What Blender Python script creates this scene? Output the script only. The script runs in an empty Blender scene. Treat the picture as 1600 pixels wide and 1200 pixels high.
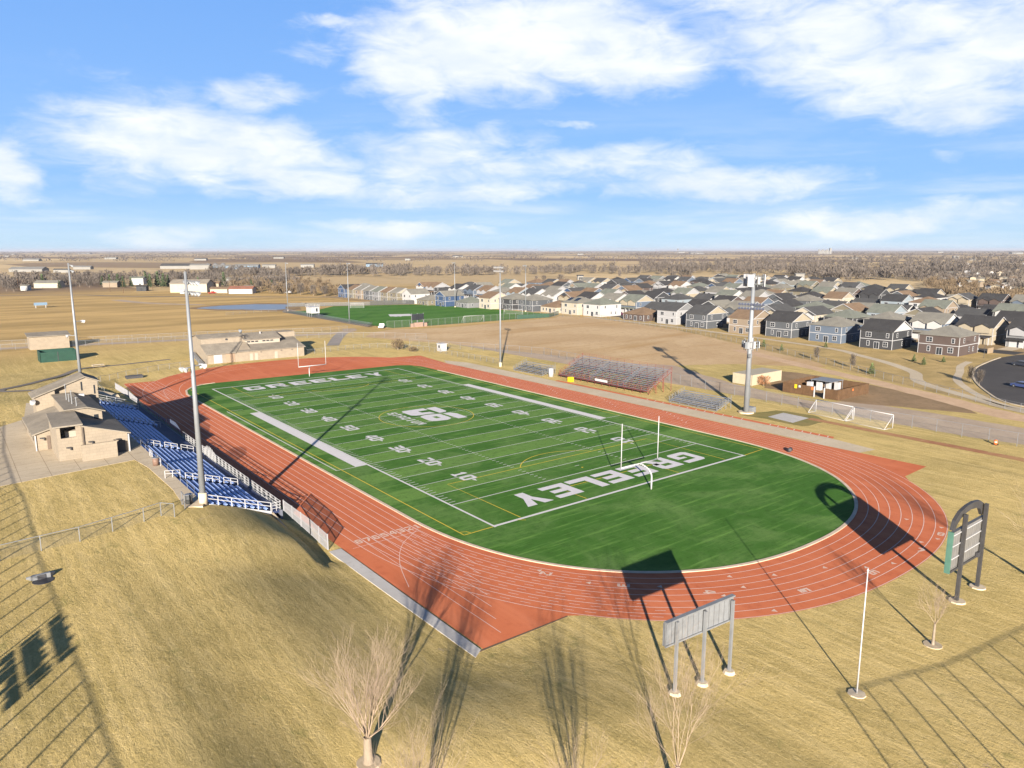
import bpy, bmesh, math, random
from mathutils import Vector, Matrix, noise as mnoise
random.seed(11)
C = bpy.context.scene.collection
scene = bpy.context.scene
RAD = math.radians

# ------------------------------------------------------------------ materials
def new_mat(name):
    m = bpy.data.materials.new(name); m.use_nodes = True
    nt = m.node_tree; b = nt.nodes['Principled BSDF']
    return m, nt, b

def mat(name, col, rough=0.7, var=0.12, scale=3.0, metal=0.0, bump=0.0, bscale=20.0, spec=0.3, alpha=None, coord='pos'):
    """plain surface whose colour drifts a little with two sizes of noise"""
    m, nt, b = new_mat(name)
    N = nt.nodes; L = nt.links
    b.inputs['Roughness'].default_value = rough
    b.inputs['Metallic'].default_value = metal
    b.inputs['Specular IOR Level'].default_value = spec
    if var > 0:
        g = N.new('ShaderNodeNewGeometry')
        n1 = N.new('ShaderNodeTexNoise'); n1.inputs['Scale'].default_value = scale; n1.inputs['Detail'].default_value = 5
        L.new(g.outputs['Position'], n1.inputs['Vector'])
        r = N.new('ShaderNodeMapRange'); r.inputs[1].default_value = .25; r.inputs[2].default_value = .75
        r.inputs[3].default_value = 1 - var; r.inputs[4].default_value = 1 + var
        L.new(n1.outputs['Fac'], r.inputs[0])
        mx = N.new('ShaderNodeVectorMath'); mx.operation = 'SCALE'
        mx.inputs[0].default_value = col; L.new(r.outputs[0], mx.inputs['Scale'])
        L.new(mx.outputs[0], b.inputs['Base Color'])
    else:
        b.inputs['Base Color'].default_value = (*col, 1)
    if bump > 0:
        g = N.new('ShaderNodeNewGeometry')
        n2 = N.new('ShaderNodeTexNoise'); n2.inputs['Scale'].default_value = bscale; n2.inputs['Detail'].default_value = 3
        L.new(g.outputs['Position'], n2.inputs['Vector'])
        bp = N.new('ShaderNodeBump'); bp.inputs['Strength'].default_value = bump; bp.inputs['Distance'].default_value = .05
        L.new(n2.outputs['Fac'], bp.inputs['Height']); L.new(bp.outputs[0], b.inputs['Normal'])
    if alpha is not None:
        b.inputs['Alpha'].default_value = alpha
    return m

def noise(nt, vec, scale, detail=5, rough=.55, dist=0.0):
    n = nt.nodes.new('ShaderNodeTexNoise'); n.inputs['Scale'].default_value = scale
    n.inputs['Detail'].default_value = detail; n.inputs['Roughness'].default_value = rough
    n.inputs['Distortion'].default_value = dist
    nt.links.new(vec, n.inputs['Vector']); return n.outputs['Fac']
def ramp(nt, fac, a, b, va=0.0, vb=1.0, smooth=True):
    r = nt.nodes.new('ShaderNodeMapRange'); r.interpolation_type = 'SMOOTHSTEP' if smooth else 'LINEAR'
    r.inputs[1].default_value = a; r.inputs[2].default_value = b; r.inputs[3].default_value = va; r.inputs[4].default_value = vb
    nt.links.new(fac, r.inputs[0]); return r.outputs[0]
def mix(nt, fac, a, b):
    m = nt.nodes.new('ShaderNodeMix'); m.data_type = 'RGBA'
    for s, v in ((m.inputs[0], fac), (m.inputs[6], a), (m.inputs[7], b)):
        if hasattr(v, 'type') and not isinstance(v, (tuple, float, int)): nt.links.new(v, s)
        elif isinstance(v, tuple): s.default_value = (*v, 1)
        else: s.default_value = v
    return m.outputs[2]
def math_(nt, op, a, b=None):
    m = nt.nodes.new('ShaderNodeMath'); m.operation = op
    for s, v in ((m.inputs[0], a), (m.inputs[1], b)):
        if v is None: continue
        if isinstance(v, (int, float)): s.default_value = v
        else: nt.links.new(v, s)
    return m.outputs[0]
def vscale(nt, vec, sx, sy, sz, rot=0.0):
    mp = nt.nodes.new('ShaderNodeMapping'); mp.inputs['Scale'].default_value = (sx, sy, sz)
    mp.inputs['Rotation'].default_value = (0, 0, rot)
    nt.links.new(vec, mp.inputs['Vector']); return mp.outputs[0]
def pos(nt): return nt.nodes.new('ShaderNodeNewGeometry').outputs['Position']
def bump(nt, b, h, strength, dist):
    bp = nt.nodes.new('ShaderNodeBump'); bp.inputs['Strength'].default_value = strength; bp.inputs['Distance'].default_value = dist
    nt.links.new(h, bp.inputs['Height']); nt.links.new(bp.outputs[0], b.inputs['Normal'])

# ------------------------------------------------------------------ mesh builder
class MB:
    def __init__(s): s.v = []; s.f = []; s.m = []
    def add(s, vs, fs, mi=0):
        o = len(s.v); s.v += [tuple(v) for v in vs]
        for f in fs: s.f.append(tuple(i + o for i in f)); s.m.append(mi)
        return s
    def box(s, x0, x1, y0, y1, z0, z1, mi=0):
        vs = [(x0,y0,z0),(x1,y0,z0),(x1,y1,z0),(x0,y1,z0),(x0,y0,z1),(x1,y0,z1),(x1,y1,z1),(x0,y1,z1)]
        return s.add(vs, [(0,3,2,1),(4,5,6,7),(0,1,5,4),(1,2,6,5),(2,3,7,6),(3,0,4,7)], mi)
    def bar(s, p, q, w, h=None, mi=0):
        p = Vector(p); q = Vector(q); h = w if h is None else h
        d = (q - p).normalized(); up = Vector((0,0,1)) if abs(d.z) < .95 else Vector((1,0,0))
        r = d.cross(up).normalized() * w / 2; u = r.cross(d).normalized() * h / 2
        vs = [a + b for a in (p, q) for b in (-r - u, r - u, r + u, -r + u)]
        return s.add(vs, [(0,1,2,3),(7,6,5,4),(0,4,5,1),(1,5,6,2),(2,6,7,3),(3,7,4,0)], mi)
    def tube(s, p, q, r0, r1=None, n=8, mi=0, cap=True):
        p = Vector(p); q = Vector(q); r1 = r0 if r1 is None else r1
        d = (q - p).normalized(); up = Vector((0,0,1)) if abs(d.z) < .95 else Vector((1,0,0))
        a = d.cross(up).normalized(); b = d.cross(a)
        vs = []
        for c, r in ((p, r0), (q, r1)):
            for i in range(n):
                t = 2 * math.pi * i / n; vs.append(c + a * (r * math.cos(t)) + b * (r * math.sin(t)))
        fs = [(i, (i+1) % n, n + (i+1) % n, n + i) for i in range(n)]
        if cap: fs += [tuple(range(n-1, -1, -1)), tuple(range(n, 2*n))]
        return s.add(vs, fs, mi)
    def path(s, pts, r, n=6, mi=0):
        for a, b in zip(pts, pts[1:]): s.tube(a, b, r, r, n, mi)
        return s
    def prism(s, poly, z0, z1, mi=0):
        n = len(poly)
        vs = [(x, y, z0) for x, y in poly] + [(x, y, z1) for x, y in poly]
        return s.add(vs, [tuple(range(n-1,-1,-1)), tuple(range(n, 2*n))] + [(i, (i+1) % n, n+(i+1) % n, n+i) for i in range(n)], mi)
    def prism3(s, face, off, mi=0):
        """a planar polygon of 3D points swept by a vector"""
        n = len(face); off = Vector(off)
        vs = [Vector(p) for p in face] + [Vector(p) + off for p in face]
        return s.add(vs, [tuple(range(n-1,-1,-1)), tuple(range(n, 2*n))] + [(i, (i+1) % n, n+(i+1) % n, n+i) for i in range(n)], mi)
    def sheet(s, poly, z=0.0, mi=0):
        return s.add([(p[0], p[1], z if len(p) < 3 else p[2]) for p in poly], [tuple(range(len(poly)))], mi)
    def strip(s, pts, w, z=0.0, mi=0, close=False):
        n = len(pts); vs = []
        for i, p in enumerate(pts):
            a = pts[i-1] if (i > 0 or close) else p; b = pts[(i+1) % n] if (i < n-1 or close) else p
            dx, dy = b[0]-a[0], b[1]-a[1]; l = math.hypot(dx, dy) or 1
            zz = p[2] if len(p) > 2 else z
            vs += [(p[0]-dy/l*w/2, p[1]+dx/l*w/2, zz), (p[0]+dy/l*w/2, p[1]-dx/l*w/2, zz)]
        k = n if close else n-1
        return s.add(vs, [(2*i, 2*i+1, (2*i+3) % (2*n), (2*i+2) % (2*n)) for i in range(k)], mi)
    def mesh(s, name, mats):
        me = bpy.data.meshes.new(name); me.from_pydata(s.v, [], s.f)
        for m in (mats if isinstance(mats, (list, tuple)) else [mats]): me.materials.append(m)
        if any(s.m): me.polygons.foreach_set('material_index', s.m)
        bm = bmesh.new(); bm.from_mesh(me)
        bmesh.ops.recalc_face_normals(bm, faces=bm.faces)
        big = [f for f in bm.faces if len(f.verts) > 4]
        if big: bmesh.ops.triangulate(bm, faces=big, ngon_method='EAR_CLIP')
        bm.to_mesh(me); bm.free(); me.update(); return me
    def build(s, name, mats, parent=None, loc=(0,0,0), smooth=False):
        me = s.mesh(name, mats)
        if smooth: me.polygons.foreach_set('use_smooth', [True] * len(me.polygons))
        o = bpy.data.objects.new(name, me); C.objects.link(o); o.location = loc
        if parent is not None: o.parent = parent
        return o

def up_sheet(o):
    """make every face of a ground sheet look up"""
    me = o.data; bm = bmesh.new(); bm.from_mesh(me)
    for f in bm.faces:
        if f.normal.z < 0: f.normal_flip()
    bm.to_mesh(me); bm.free(); return o
def tag(o, label=None, cat=None, group=None, kind=None):
    if label: o['label'] = label
    if cat: o['category'] = cat
    if group: o['group'] = group
    if kind: o['kind'] = kind
    return o
def thing(name, label, cat, loc=(0,0,0), rz=0.0, group=None):
    o = bpy.data.objects.new(name, None); C.objects.link(o); o.location = loc; o.rotation_euler = (0,0,rz)
    o.empty_display_size = .5
    return tag(o, label, cat, group)
def setting(o): o['kind'] = 'structure'; return o
def kids(o): return [c for c in C.objects if c.parent == o]
def copy_tree(o, parent=None, table=None):
    c = o.copy(); C.objects.link(c)
    if parent is not None: c.parent = parent; 
    for ch in list(o.children): copy_tree(ch, c)
    return c
def link_mat(o, i, m):
    o.material_slots[i].link = 'OBJECT'; o.material_slots[i].material = m

# ------------------------------------------------------------------ sun, sky, camera
SUN_AZ, SUN_EL = 39.0, 15.2        # shadows fall toward azimuth 39 deg (clockwise from +y)
sd = Vector((math.sin(RAD(SUN_AZ)), math.cos(RAD(SUN_AZ))))
sun = bpy.data.lights.new('sun', 'SUN'); sun.energy = 5.0; sun.angle = RAD(.5); sun.color = (1.0, .90, .76)
so = bpy.data.objects.new('sun', sun); C.objects.link(so)
dirv = Vector((sd.x * math.cos(RAD(SUN_EL)), sd.y * math.cos(RAD(SUN_EL)), -math.sin(RAD(SUN_EL))))
so.rotation_euler = dirv.to_track_quat('-Z', 'Y').to_euler(); so.location = (-60, -60, 80)

w = bpy.data.worlds.new('World'); scene.world = w; w.use_nodes = True
nt = w.node_tree; N = nt.nodes; L = nt.links
bg = N['Background']; bg.inputs['Strength'].default_value = .06
sky = N.new('ShaderNodeTexSky'); sky.sky_type = 'NISHITA'; sky.sun_disc = False
sky.sun_elevation = RAD(SUN_EL); sky.sun_rotation = RAD(SUN_AZ + 180)
sky.altitude = 1400; sky.air_density = 1.0; sky.dust_density = .6; sky.ozone_density = 2.0
tc = N.new('ShaderNodeTexCoord'); sep = N.new('ShaderNodeSeparateXYZ'); L.new(tc.outputs['Generated'], sep.inputs[0])
az = math_(nt, 'MULTIPLY', math_(nt, 'ARCTAN2', sep.outputs[0], sep.outputs[1]), 180 / math.pi)
elv = math_(nt, 'MULTIPLY', math_(nt, 'ARCSINE', sep.outputs[2]), 180 / math.pi)
ae = N.new('ShaderNodeCombineXYZ'); L.new(az, ae.inputs[0]); L.new(elv, ae.inputs[1])
wob = N.new('ShaderNodeTexNoise'); wob.inputs['Scale'].default_value = .16; wob.inputs['Detail'].default_value = 6; wob.inputs['Roughness'].default_value = .62
st = vscale(nt, ae.outputs[0], .55, 1.3, 1, RAD(-8)); L.new(st, wob.inputs['Vector'])
ws = N.new('ShaderNodeVectorMath'); ws.operation = 'MULTIPLY_ADD'; L.new(wob.outputs['Color'], ws.inputs[0])
ws.inputs[1].default_value = (9, 3.6, 0); ws.inputs[2].default_value = (-4.5, -1.8, 0)
wp = N.new('ShaderNodeVectorMath'); wp.operation = 'ADD'; L.new(ae.outputs[0], wp.inputs[0]); L.new(ws.outputs[0], wp.inputs[1])
CLOUDS = [(4.6,5.0,2.2,2.2,.9),(14.1,7.3,9.5,3.6,1),(19.5,7.0,6.5,2.9,1),(22.9,5.2,7.5,2,.8),(18,3.9,4.5,.9,.6),(24.7,15.4,3.2,.7,.75),(19.7,10.8,4,1.5,.75),(23,13.4,3,.9,.5),
 (30.5,12.3,5,3,1),(35.6,14.4,10,4.2,1.1),(41.7,14.8,10,3.6,1.1),(47.3,13.4,6.6,2.4,1),(30.4,8.8,3.2,1.4,.45),(33.2,7.2,8.6,1.9,.85),(30.3,5,8,1.7,.7),(37,5.2,6.5,1.7,.8),
 (29.3,1.7,7.2,1.0,.85),(13.2,.9,5.6,1.0,.7),(35.5,1.9,2.4,.45,.7),(46.1,6.3,10,1.5,.75),(53.5,4.6,9,1.6,.85),(59.1,5.1,6.6,.9,.55),(55.2,14.2,6.2,2.6,.7),(62.1,14,11,3.2,1),
 (65.7,11.3,9.6,2.9,1),(68,9.2,5.6,2.1,.85),(70,12.7,6,3.4,1),(62.6,1.8,8.6,1.3,.95),(68,2.5,4.6,1.1,.7),(41.8,8.9,2,.4,.6),(66.9,5.9,2,.4,.4),(5.2,2.7,4.5,.5,.35),(61.1,.7,6,.5,.5),
 (56,17.5,9,2.2,1),(40,19,13,2.6,1),(18,22,9,2,.5),(75,17,8,3,1),(85,9,9,2.5,.9),(-8,8,7,2.5,.9),(100,8,12,2,.9),(-30,7,12,2,.8),(-70,6,12,2,.7)]
acc = None
for (ca, ce, ra, re, wgt) in CLOUDS:
    s1 = N.new('ShaderNodeVectorMath'); s1.operation = 'SUBTRACT'; L.new(wp.outputs[0], s1.inputs[0]); s1.inputs[1].default_value = (ca, ce, 0)
    s2 = N.new('ShaderNodeVectorMath'); s2.operation = 'MULTIPLY'; L.new(s1.outputs[0], s2.inputs[0]); s2.inputs[1].default_value = (1/ra, 1/re, 0)
    s3 = N.new('ShaderNodeVectorMath'); s3.operation = 'LENGTH'; L.new(s2.outputs[0], s3.inputs[0])
    v = ramp(nt, s3.outputs['Value'], 0.25, 1.45, wgt, 0)
    acc = v if acc is None else math_(nt, 'MAXIMUM', acc, v)
fine = noise(nt, vscale(nt, ae.outputs[0], .5, 1.25, 1, RAD(-6)), .55, 8, .6, .6)
wisp = noise(nt, vscale(nt, ae.outputs[0], .12, 1.0, 1, RAD(-4)), .5, 6, .6, .3)
dens = math_(nt, 'ADD', acc, math_(nt, 'ADD', math_(nt, 'MULTIPLY', math_(nt, 'SUBTRACT', fine, .5), 1.25), math_(nt, 'MULTIPLY', math_(nt, 'SUBTRACT', wisp, .5), .75)))
cover = math_(nt, 'MULTIPLY', ramp(nt, dens, .12, 1.18), .93)
haze_v = math_(nt, 'MULTIPLY', ramp(nt, wisp, .40, .72), ramp(nt, elv, 13, 1, 0, .45))
cover = math_(nt, 'MAXIMUM', cover, haze_v)
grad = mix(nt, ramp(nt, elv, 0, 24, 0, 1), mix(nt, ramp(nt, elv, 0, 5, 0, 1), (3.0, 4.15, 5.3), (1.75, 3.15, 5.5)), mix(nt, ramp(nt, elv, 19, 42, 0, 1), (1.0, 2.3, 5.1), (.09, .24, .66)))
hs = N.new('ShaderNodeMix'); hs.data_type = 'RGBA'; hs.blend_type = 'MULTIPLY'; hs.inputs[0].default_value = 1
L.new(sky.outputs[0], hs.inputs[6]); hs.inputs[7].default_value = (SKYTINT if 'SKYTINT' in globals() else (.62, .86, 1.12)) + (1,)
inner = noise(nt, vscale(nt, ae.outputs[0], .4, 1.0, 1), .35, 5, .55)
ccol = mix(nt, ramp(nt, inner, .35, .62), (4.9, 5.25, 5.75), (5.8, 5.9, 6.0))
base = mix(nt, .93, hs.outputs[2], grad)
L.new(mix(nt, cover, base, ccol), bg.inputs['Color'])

cam = bpy.data.cameras.new('camera'); co = bpy.data.objects.new('camera', cam); C.objects.link(co)
cam.sensor_width = 36; cam.lens = 25.8546; cam.clip_end = 90000; cam.clip_start = .5
yaw, pit, rol = .662553, .179897, -.000954
fw = Vector((math.sin(yaw)*math.cos(pit), math.cos(yaw)*math.cos(pit), -math.sin(pit)))
rt = Vector((math.cos(yaw), -math.sin(yaw), 0)); upv = rt.cross(fw)
r2 = rt*math.cos(rol) + upv*math.sin(rol); u2 = upv*math.cos(rol) - rt*math.sin(rol)
M = Matrix((r2, u2, -fw)).transposed().to_4x4(); M.translation = (-72.863, -120.4205, 31.735)
co.matrix_world = M; scene.camera = co

scene.view_settings.view_transform = 'Standard'; scene.view_settings.look = 'None'; scene.view_settings.gamma = 1
scene.view_settings.exposure = 1.62
scene.render.engine = 'CYCLES'
cy = scene.cycles
cy.max_bounces = 6; cy.diffuse_bounces = 3; cy.glossy_bounces = 3; cy.transmission_bounces = 4; cy.transparent_max_bounces = 24; cy.volume_bounces = 0
cy.use_adaptive_sampling = True
# ------------------------------------------------------------------ terrain
TOE = [(-42.4,90),(-42.4,-76),(-32,-76.3),(-27.3,-80.9),(-23,-84.3),(-18,-87.3),(-11,-89.6),(-2,-91),(9,-90.3),(18,-87.8),(26,-83.9),(33,-78.5),(40,-70),(46,-60)]
def _segd(px, py, a, b):
    ax, ay = a; bx, by = b; dx, dy = bx-ax, by-ay
    t = max(0, min(1, ((px-ax)*dx + (py-ay)*dy) / (dx*dx+dy*dy)))
    return math.hypot(px-ax-t*dx, py-ay-t*dy)
def _interp(v, pts):
    if v <= pts[0][0]: return pts[0][1]
    for (a, fa), (b, fb) in zip(pts, pts[1:]):
        if v <= b: return fa + (fb-fa)*(v-a)/(b-a)
    return pts[-1][1]
def sst(a, b, v):
    t = max(0, min(1, (v-a)/(b-a))); return t*t*(3-2*t)
YC = [(-200,.8),(-110,.9),(-97,1.3),(-86,2.3),(-76,3.2),(-60,4.0),(-43,4.6),(38,4.6),(52,3.8),(72,2.4),(95,.8),(112,0)]
STX0, STX1, STY0, STY1 = -52.2, -44.8, -38.8, 35.2      # the seating of the grandstand
def stand_z(x): return 1.8 + (STX1 - x) * .331
def terrain(x, y):
    if x > 46 or y > 112: return 0.0
    inside = x > -42.4 and (y > -76 or y > _interp(x, [(-42.4,-76)] + TOE[2:]))
    if inside: return 0.0
    d = min(_segd(x, y, a, b) for a, b in zip(TOE, TOE[1:]))
    zc = _interp(y, YC)
    if y < -41: zc += (4.7 - zc) * sst(-57, -66, x) * sst(-125, -100, y)
    zc *= 1 - .93*sst(-47, -29, x)
    t = min(1, d / 11.6); ka = sst(-47, -58, y)
    h = zc * ((1 - (1 - t)**1.6) * (1 - ka) + ka * sst(-.6, 16.5, d))
    if x < -72: h *= 1 - .15*sst(-72, -110, x)
    if STY0 < y < STY1 and x > -52.3: h = min(h, max(-.6, stand_z(x) - .5)) if x < -44.9 else -.6
    if STY0 - 14 < y <= STY0 and x > -44.9: h = min(h, 1.3 * max(0, 1 - (STY0 - y)/12.5))
    if STY1 <= y < 70 and x > -47: h = min(h, 1.1 * (1 - sst(40, 68, y)))
    return h + (.10*mnoise.noise(Vector((x*.09, y*.09, 3))) * min(1, d/6) if d > 1 and not (x < -52 and -41 < y < 36) else 0)
def axis(lo, hi, step, extra, far):
    a = []; v = lo
    while v <= hi + 1e-6: a.append(round(v, 4)); v += step
    a += extra
    s = step; v = hi
    while v < far: s *= 1.32; v += s; a.append(v)
    s = step; v = lo
    while v > -far: s *= 1.32; v -= s; a.append(v)
    return sorted(set(a))
xs = axis(-100, 50, 1.5, [-52.35, -52.25, -44.92, -44.84, -43.55, -43.45], 60000)
ys = axis(-135, 114, 1.5, [-38.86, -38.76, 35.16, 35.26], 60000)
mb = MB(); nx = len(xs)
for y in ys:
    for x in xs:
        mb.v.append((x, y, terrain(x, y) if (-130 < x < 60 and -160 < y < 120) else 0.0))
for j in range(len(ys)-1):
    for i in range(nx-1):
        mb.f.append((j*nx+i, j*nx+i+1, (j+1)*nx+i+1, (j+1)*nx+i)); mb.m.append(0)

m, nt, b = new_mat('dry_grass'); P = pos(nt)
b.inputs['Roughness'].default_value = .95; b.inputs['Specular IOR Level'].default_value = .05
big = noise(nt, P, .018, 6, .6); mid = noise(nt, P, .11, 6, .65, .6); fine = noise(nt, vscale(nt, P, 1.6, .5, 1, RAD(12)), 1, 6, .75); tiny = noise(nt, P, 4.6, 5, .85)
mow = noise(nt, vscale(nt, P, 1.1, .045, 1), 1, 4, .6); mow2 = noise(nt, vscale(nt, P, .5, .03, 1, RAD(62)), 1, 4, .6, .8)
col = mix(nt, ramp(nt, mid, .36, .66), (.53,.395,.158), (.415,.312,.12))
col = mix(nt, ramp(nt, big, .48, .64, 0, .7), col, (.33,.265,.10))
col = mix(nt, ramp(nt, mow, .46, .66, 0, .6), col, (.60,.455,.20))
col = mix(nt, ramp(nt, mow2, .50, .68, 0, .45), col, (.32,.25,.095))
col = mix(nt, ramp(nt, fine, .50, .70, 0, .45), col, (.22,.18,.065))
col = mix(nt, ramp(nt, fine, .48, .33, 0, .35), col, (.64,.49,.235))
col = mix(nt, ramp(nt, tiny, .52, .68, 0, .6), col, (.16,.125,.045))
col = mix(nt, ramp(nt, tiny, .46, .33, 0, .55), col, (.76,.59,.29))
weeds = noise(nt, P, .38, 6, .7, .4)
col = mix(nt, ramp(nt, weeds, .60, .70, 0, .5), col, (.22,.205,.07))
bare = noise(nt, vscale(nt, P, 1, .6, 1), .23, 7, .72, .8)
col = mix(nt, ramp(nt, bare, .645, .70, 0, .6), col, (.40,.31,.20))
# farther out: a patchwork of stubble, ploughed and fallow fields
sep = nt.nodes.new('ShaderNodeSeparateXYZ'); nt.links.new(P, sep.inputs[0])
dist = nt.nodes.new('ShaderNodeVectorMath'); dist.operation = 'LENGTH'; nt.links.new(P, dist.inputs[0]); dist = dist.outputs['Value']
def cells(scale, sx, sy, rot):
    v = nt.nodes.new('ShaderNodeTexVoronoi'); v.distance = 'CHEBYCHEV'; v.inputs['Scale'].default_value = scale; v.inputs['Randomness'].default_value = .55
    nt.links.new(vscale(nt, P, sx, sy, 1, rot), v.inputs['Vector'])
    s = nt.nodes.new('ShaderNodeSeparateColor'); nt.links.new(v.outputs['Color'], s.inputs[0]); return s.outputs
c1 = cells(1/380, 1, .45, RAD(36)); c2 = cells(1/1500, .6, 1, RAD(38))
fld = mix(nt, ramp(nt, c1[0], .3, .7), (.47,.35,.195), (.275,.2,.13))
fld = mix(nt, ramp(nt, c1[1], .55, .62, 0, .85), fld, (.17,.115,.08))
fld = mix(nt, ramp(nt, c1[2], .62, .68, 0, .85), fld, (.60,.45,.25))
fld = mix(nt, ramp(nt, c2[1], .5, .8, 0, .5), fld, (.22,.17,.12))
fn = noise(nt, vscale(nt, P, .02, .004, 1, RAD(20)), 1, 6, .65); fld = mix(nt, ramp(nt, fn, .5, .72, 0, .5), fld, (.19,.14,.08))
fm = noise(nt, P, .3, 5, .7); fld = mix(nt, ramp(nt, fm, .5, .75, 0, .45), fld, (.2,.145,.075))
spk = noise(nt, P, .0016, 8, .7); 
fld = mix(nt, math_(nt, 'MULTIPLY', ramp(nt, spk, .52, .6), ramp(nt, dist, 2500, 5000, 0, .75)), fld, (.105,.085,.075))
mid_g = mix(nt, ramp(nt, noise(nt, vscale(nt, P, .012, .05, 1, RAD(35)), 1, 6, .62), .35, .68), (.50,.34,.145), (.31,.215,.09))
mid_g = mix(nt, ramp(nt, fm, .55, .75, 0, .4), mid_g, (.19,.14,.065))
col = mix(nt, ramp(nt, dist, 110, 190), col, mid_g)
col = mix(nt, ramp(nt, dist, 480, 620), col, fld)
nt.links.new(col, b.inputs['Base Color'])
bump(nt, b, math_(nt, 'ADD', math_(nt, 'MULTIPLY', fine, .6), math_(nt, 'MULTIPLY', tiny, .3)), 1.0, .22)
GRASS = m
g = mb.build('ground', m, smooth=True); setting(g)

# ------------------------------------------------------------------ other ground surfaces
def worn(name, c1, c2, c3, s1=.08, s2=.9, rough=.95, streak=None, bmp=.3):
    m, nt, b = new_mat(name); P = pos(nt)
    b.inputs['Roughness'].default_value = rough; b.inputs['Specular IOR Level'].default_value = .1
    c = mix(nt, ramp(nt, noise(nt, P, s1, 6, .6, .5), .34, .66), c1, c2)
    c = mix(nt, ramp(nt, noise(nt, P, s2, 5, .7), .48, .74, 0, .7), c, c3)
    if streak: c = mix(nt, ramp(nt, noise(nt, vscale(nt, P, *streak[:2], 1, streak[2]), 1, 5, .6, .7), .46, .7, 0, .7), c, streak[3])
    nt.links.new(c, b.inputs['Base Color'])
    bump(nt, b, noise(nt, P, s2*3, 4, .7), bmp, .12)
    return m
DIRT = worn('bare_dirt', (.50,.36,.21), (.42,.29,.16), (.32,.21,.10), .03, .5, streak=(.012,.06,RAD(38),(.36,.225,.095)))
GRAVEL = worn('gravel', (.40,.315,.235), (.34,.265,.2), (.28,.215,.16), .15, 1.4)
CONC = worn('concrete', (.50,.42,.31), (.44,.365,.265), (.36,.295,.21), .12, 1.2, .85, bmp=.05)
CONCG = worn('grey_concrete', (.44,.42,.40), (.38,.365,.35), (.32,.30,.28), .2, 1.4, .85, bmp=.05)
ASPH = worn('asphalt', (.075,.07,.068), (.062,.058,.057), (.05,.046,.045), .1, 1.5, .9, bmp=.1)
RED = worn('red_track', (.455,.125,.054), (.50,.15,.068), (.375,.095,.044), .06, .7, .85, streak=(.4,.02,0,(.54,.175,.085)), bmp=.08)
SOIL = worn('dark_soil', (.27,.185,.108), (.21,.145,.082), (.15,.105,.055), .12, .9)
BANKG = worn('bank_grass', (.45,.32,.14), (.32,.235,.1), (.22,.165,.065), .12, 1.2, bmp=.5)
PAINT = mat('white_paint', (.53,.51,.51), .8, .06, 2)
FADED = mat('faded_white_paint', (.60,.45,.40), .8, .10, 1.2)
YELL = mat('yellow_paint', (.55,.40,.035), .8, .1, 2)
def jag(poly, amp=.5, step=2.5, seed=1):
    out = []
    for i, a in enumerate(poly):
        b2 = poly[(i+1) % len(poly)]; l = math.hypot(b2[0]-a[0], b2[1]-a[1]); n = max(1, int(l/step))
        for k in range(n):
            t = k/n; x, y = a[0]+(b2[0]-a[0])*t, a[1]+(b2[1]-a[1])*t
            out.append((x + amp*mnoise.noise(Vector((x*.3, y*.3, seed))), y + amp*mnoise.noise(Vector((x*.3, y*.3, seed+9)))))
    return out
def surface(name, poly, z, m, amp=0, step=2.5):
    o = MB().sheet(jag(poly, amp, step) if amp else poly, z).build(name, m); up_sheet(o); return setting(o)
surface('dirt_field', [(66,92),(72,60),(80,22),(88,12),(104,2),(118,-16),(126,-8),(136.4,18.6),(150,45),(161.5,71),(172,112),(173,131),(168,150),(160,144.5),(92,137),(74,146),(60,140),(52,128),(56,112)], .012, DIRT, 1.3, 3)
surface('gravel_yard', [(66,92),(66,50),(65.5,8),(65.2,-30),(65.2,-72),(70,-98),(79,-98),(80,-60),(79,-44),(72,-40),(74,-26),(78,-12),(84,2),(88,12),(80,24),(72,60)], .016, GRAVEL, .8, 3)
surface('soil_patch', [(77,-44),(78,-24),(90,-8),(100,-6),(104,-16),(101,-38),(92,-60),(86,-66)], .02, SOIL, 1.2, 2.5)
surface('dirt_road', [(128,22),(119,2),(110,-18),(103,-35),(95,-52),(86,-68),(84,-84),(88,-90),(92,-70),(100,-54),(108,-36),(115,-18),(123,0),(132,18)], .024, worn('road_dirt', (.52,.365,.24), (.45,.31,.2), (.37,.25,.15), .2, .9), .8, 2.5)
surface('grass_bank', [(126,-8),(118,-18),(108,-38),(100,-56),(93,-71),(90,-92),(102,-92),(100.4,-74),(101,-66),(111,-58),(122,-51.5),(134,-46),(149,-41.3),(165,-39),(186,-42),(186,60),(186,128),(173,130),(161.5,71),(150,45),(136.4,18.6)], .008, BANKG, .6, 3)
def ribbon(name, pts, wd, z, m, sub=4):
    P2 = []
    n = len(pts)
    for i in range(n-1):
        p0 = Vector(pts[max(0,i-1)]); p1 = Vector(pts[i]); p2 = Vector(pts[i+1]); p3 = Vector(pts[min(n-1,i+2)])
        for k in range(sub):
            t = k/sub; P2.append(tuple(.5*((2*p1) + (p2-p0)*t + (2*p0-5*p1+4*p2-p3)*t*t + (3*p1-p0-3*p2+p3)*t**3)))
    P2.append(tuple(pts[-1])); return P2
def path_of(name, pts, wd, z, m, sub=5, drape=False):
    q = ribbon(name, pts, wd, z, m, sub)
    if drape:
        L_ = []
        for p in q: L_.append((p[0], p[1], max(terrain(p[0]+dx, p[1]+dy) for dx, dy in ((0,0),(1.2,0),(-1.2,0),(0,1.2),(0,-1.2))) + .05))
        q = L_
    o = MB().strip(q, wd, z).build(name, m); up_sheet(o); return setting(o)
path_of('footpath', [(173,138),(172.5,110),(169,70),(163,34),(156,3.1),(148,-10),(140.9,-20.7),(134,-29),(127.1,-35.6),(120,-39),(115.5,-41.5),(111,-46),(102.7,-58.4),(97,-67),(91,-82)], 2.9, .03, CONC)
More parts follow.
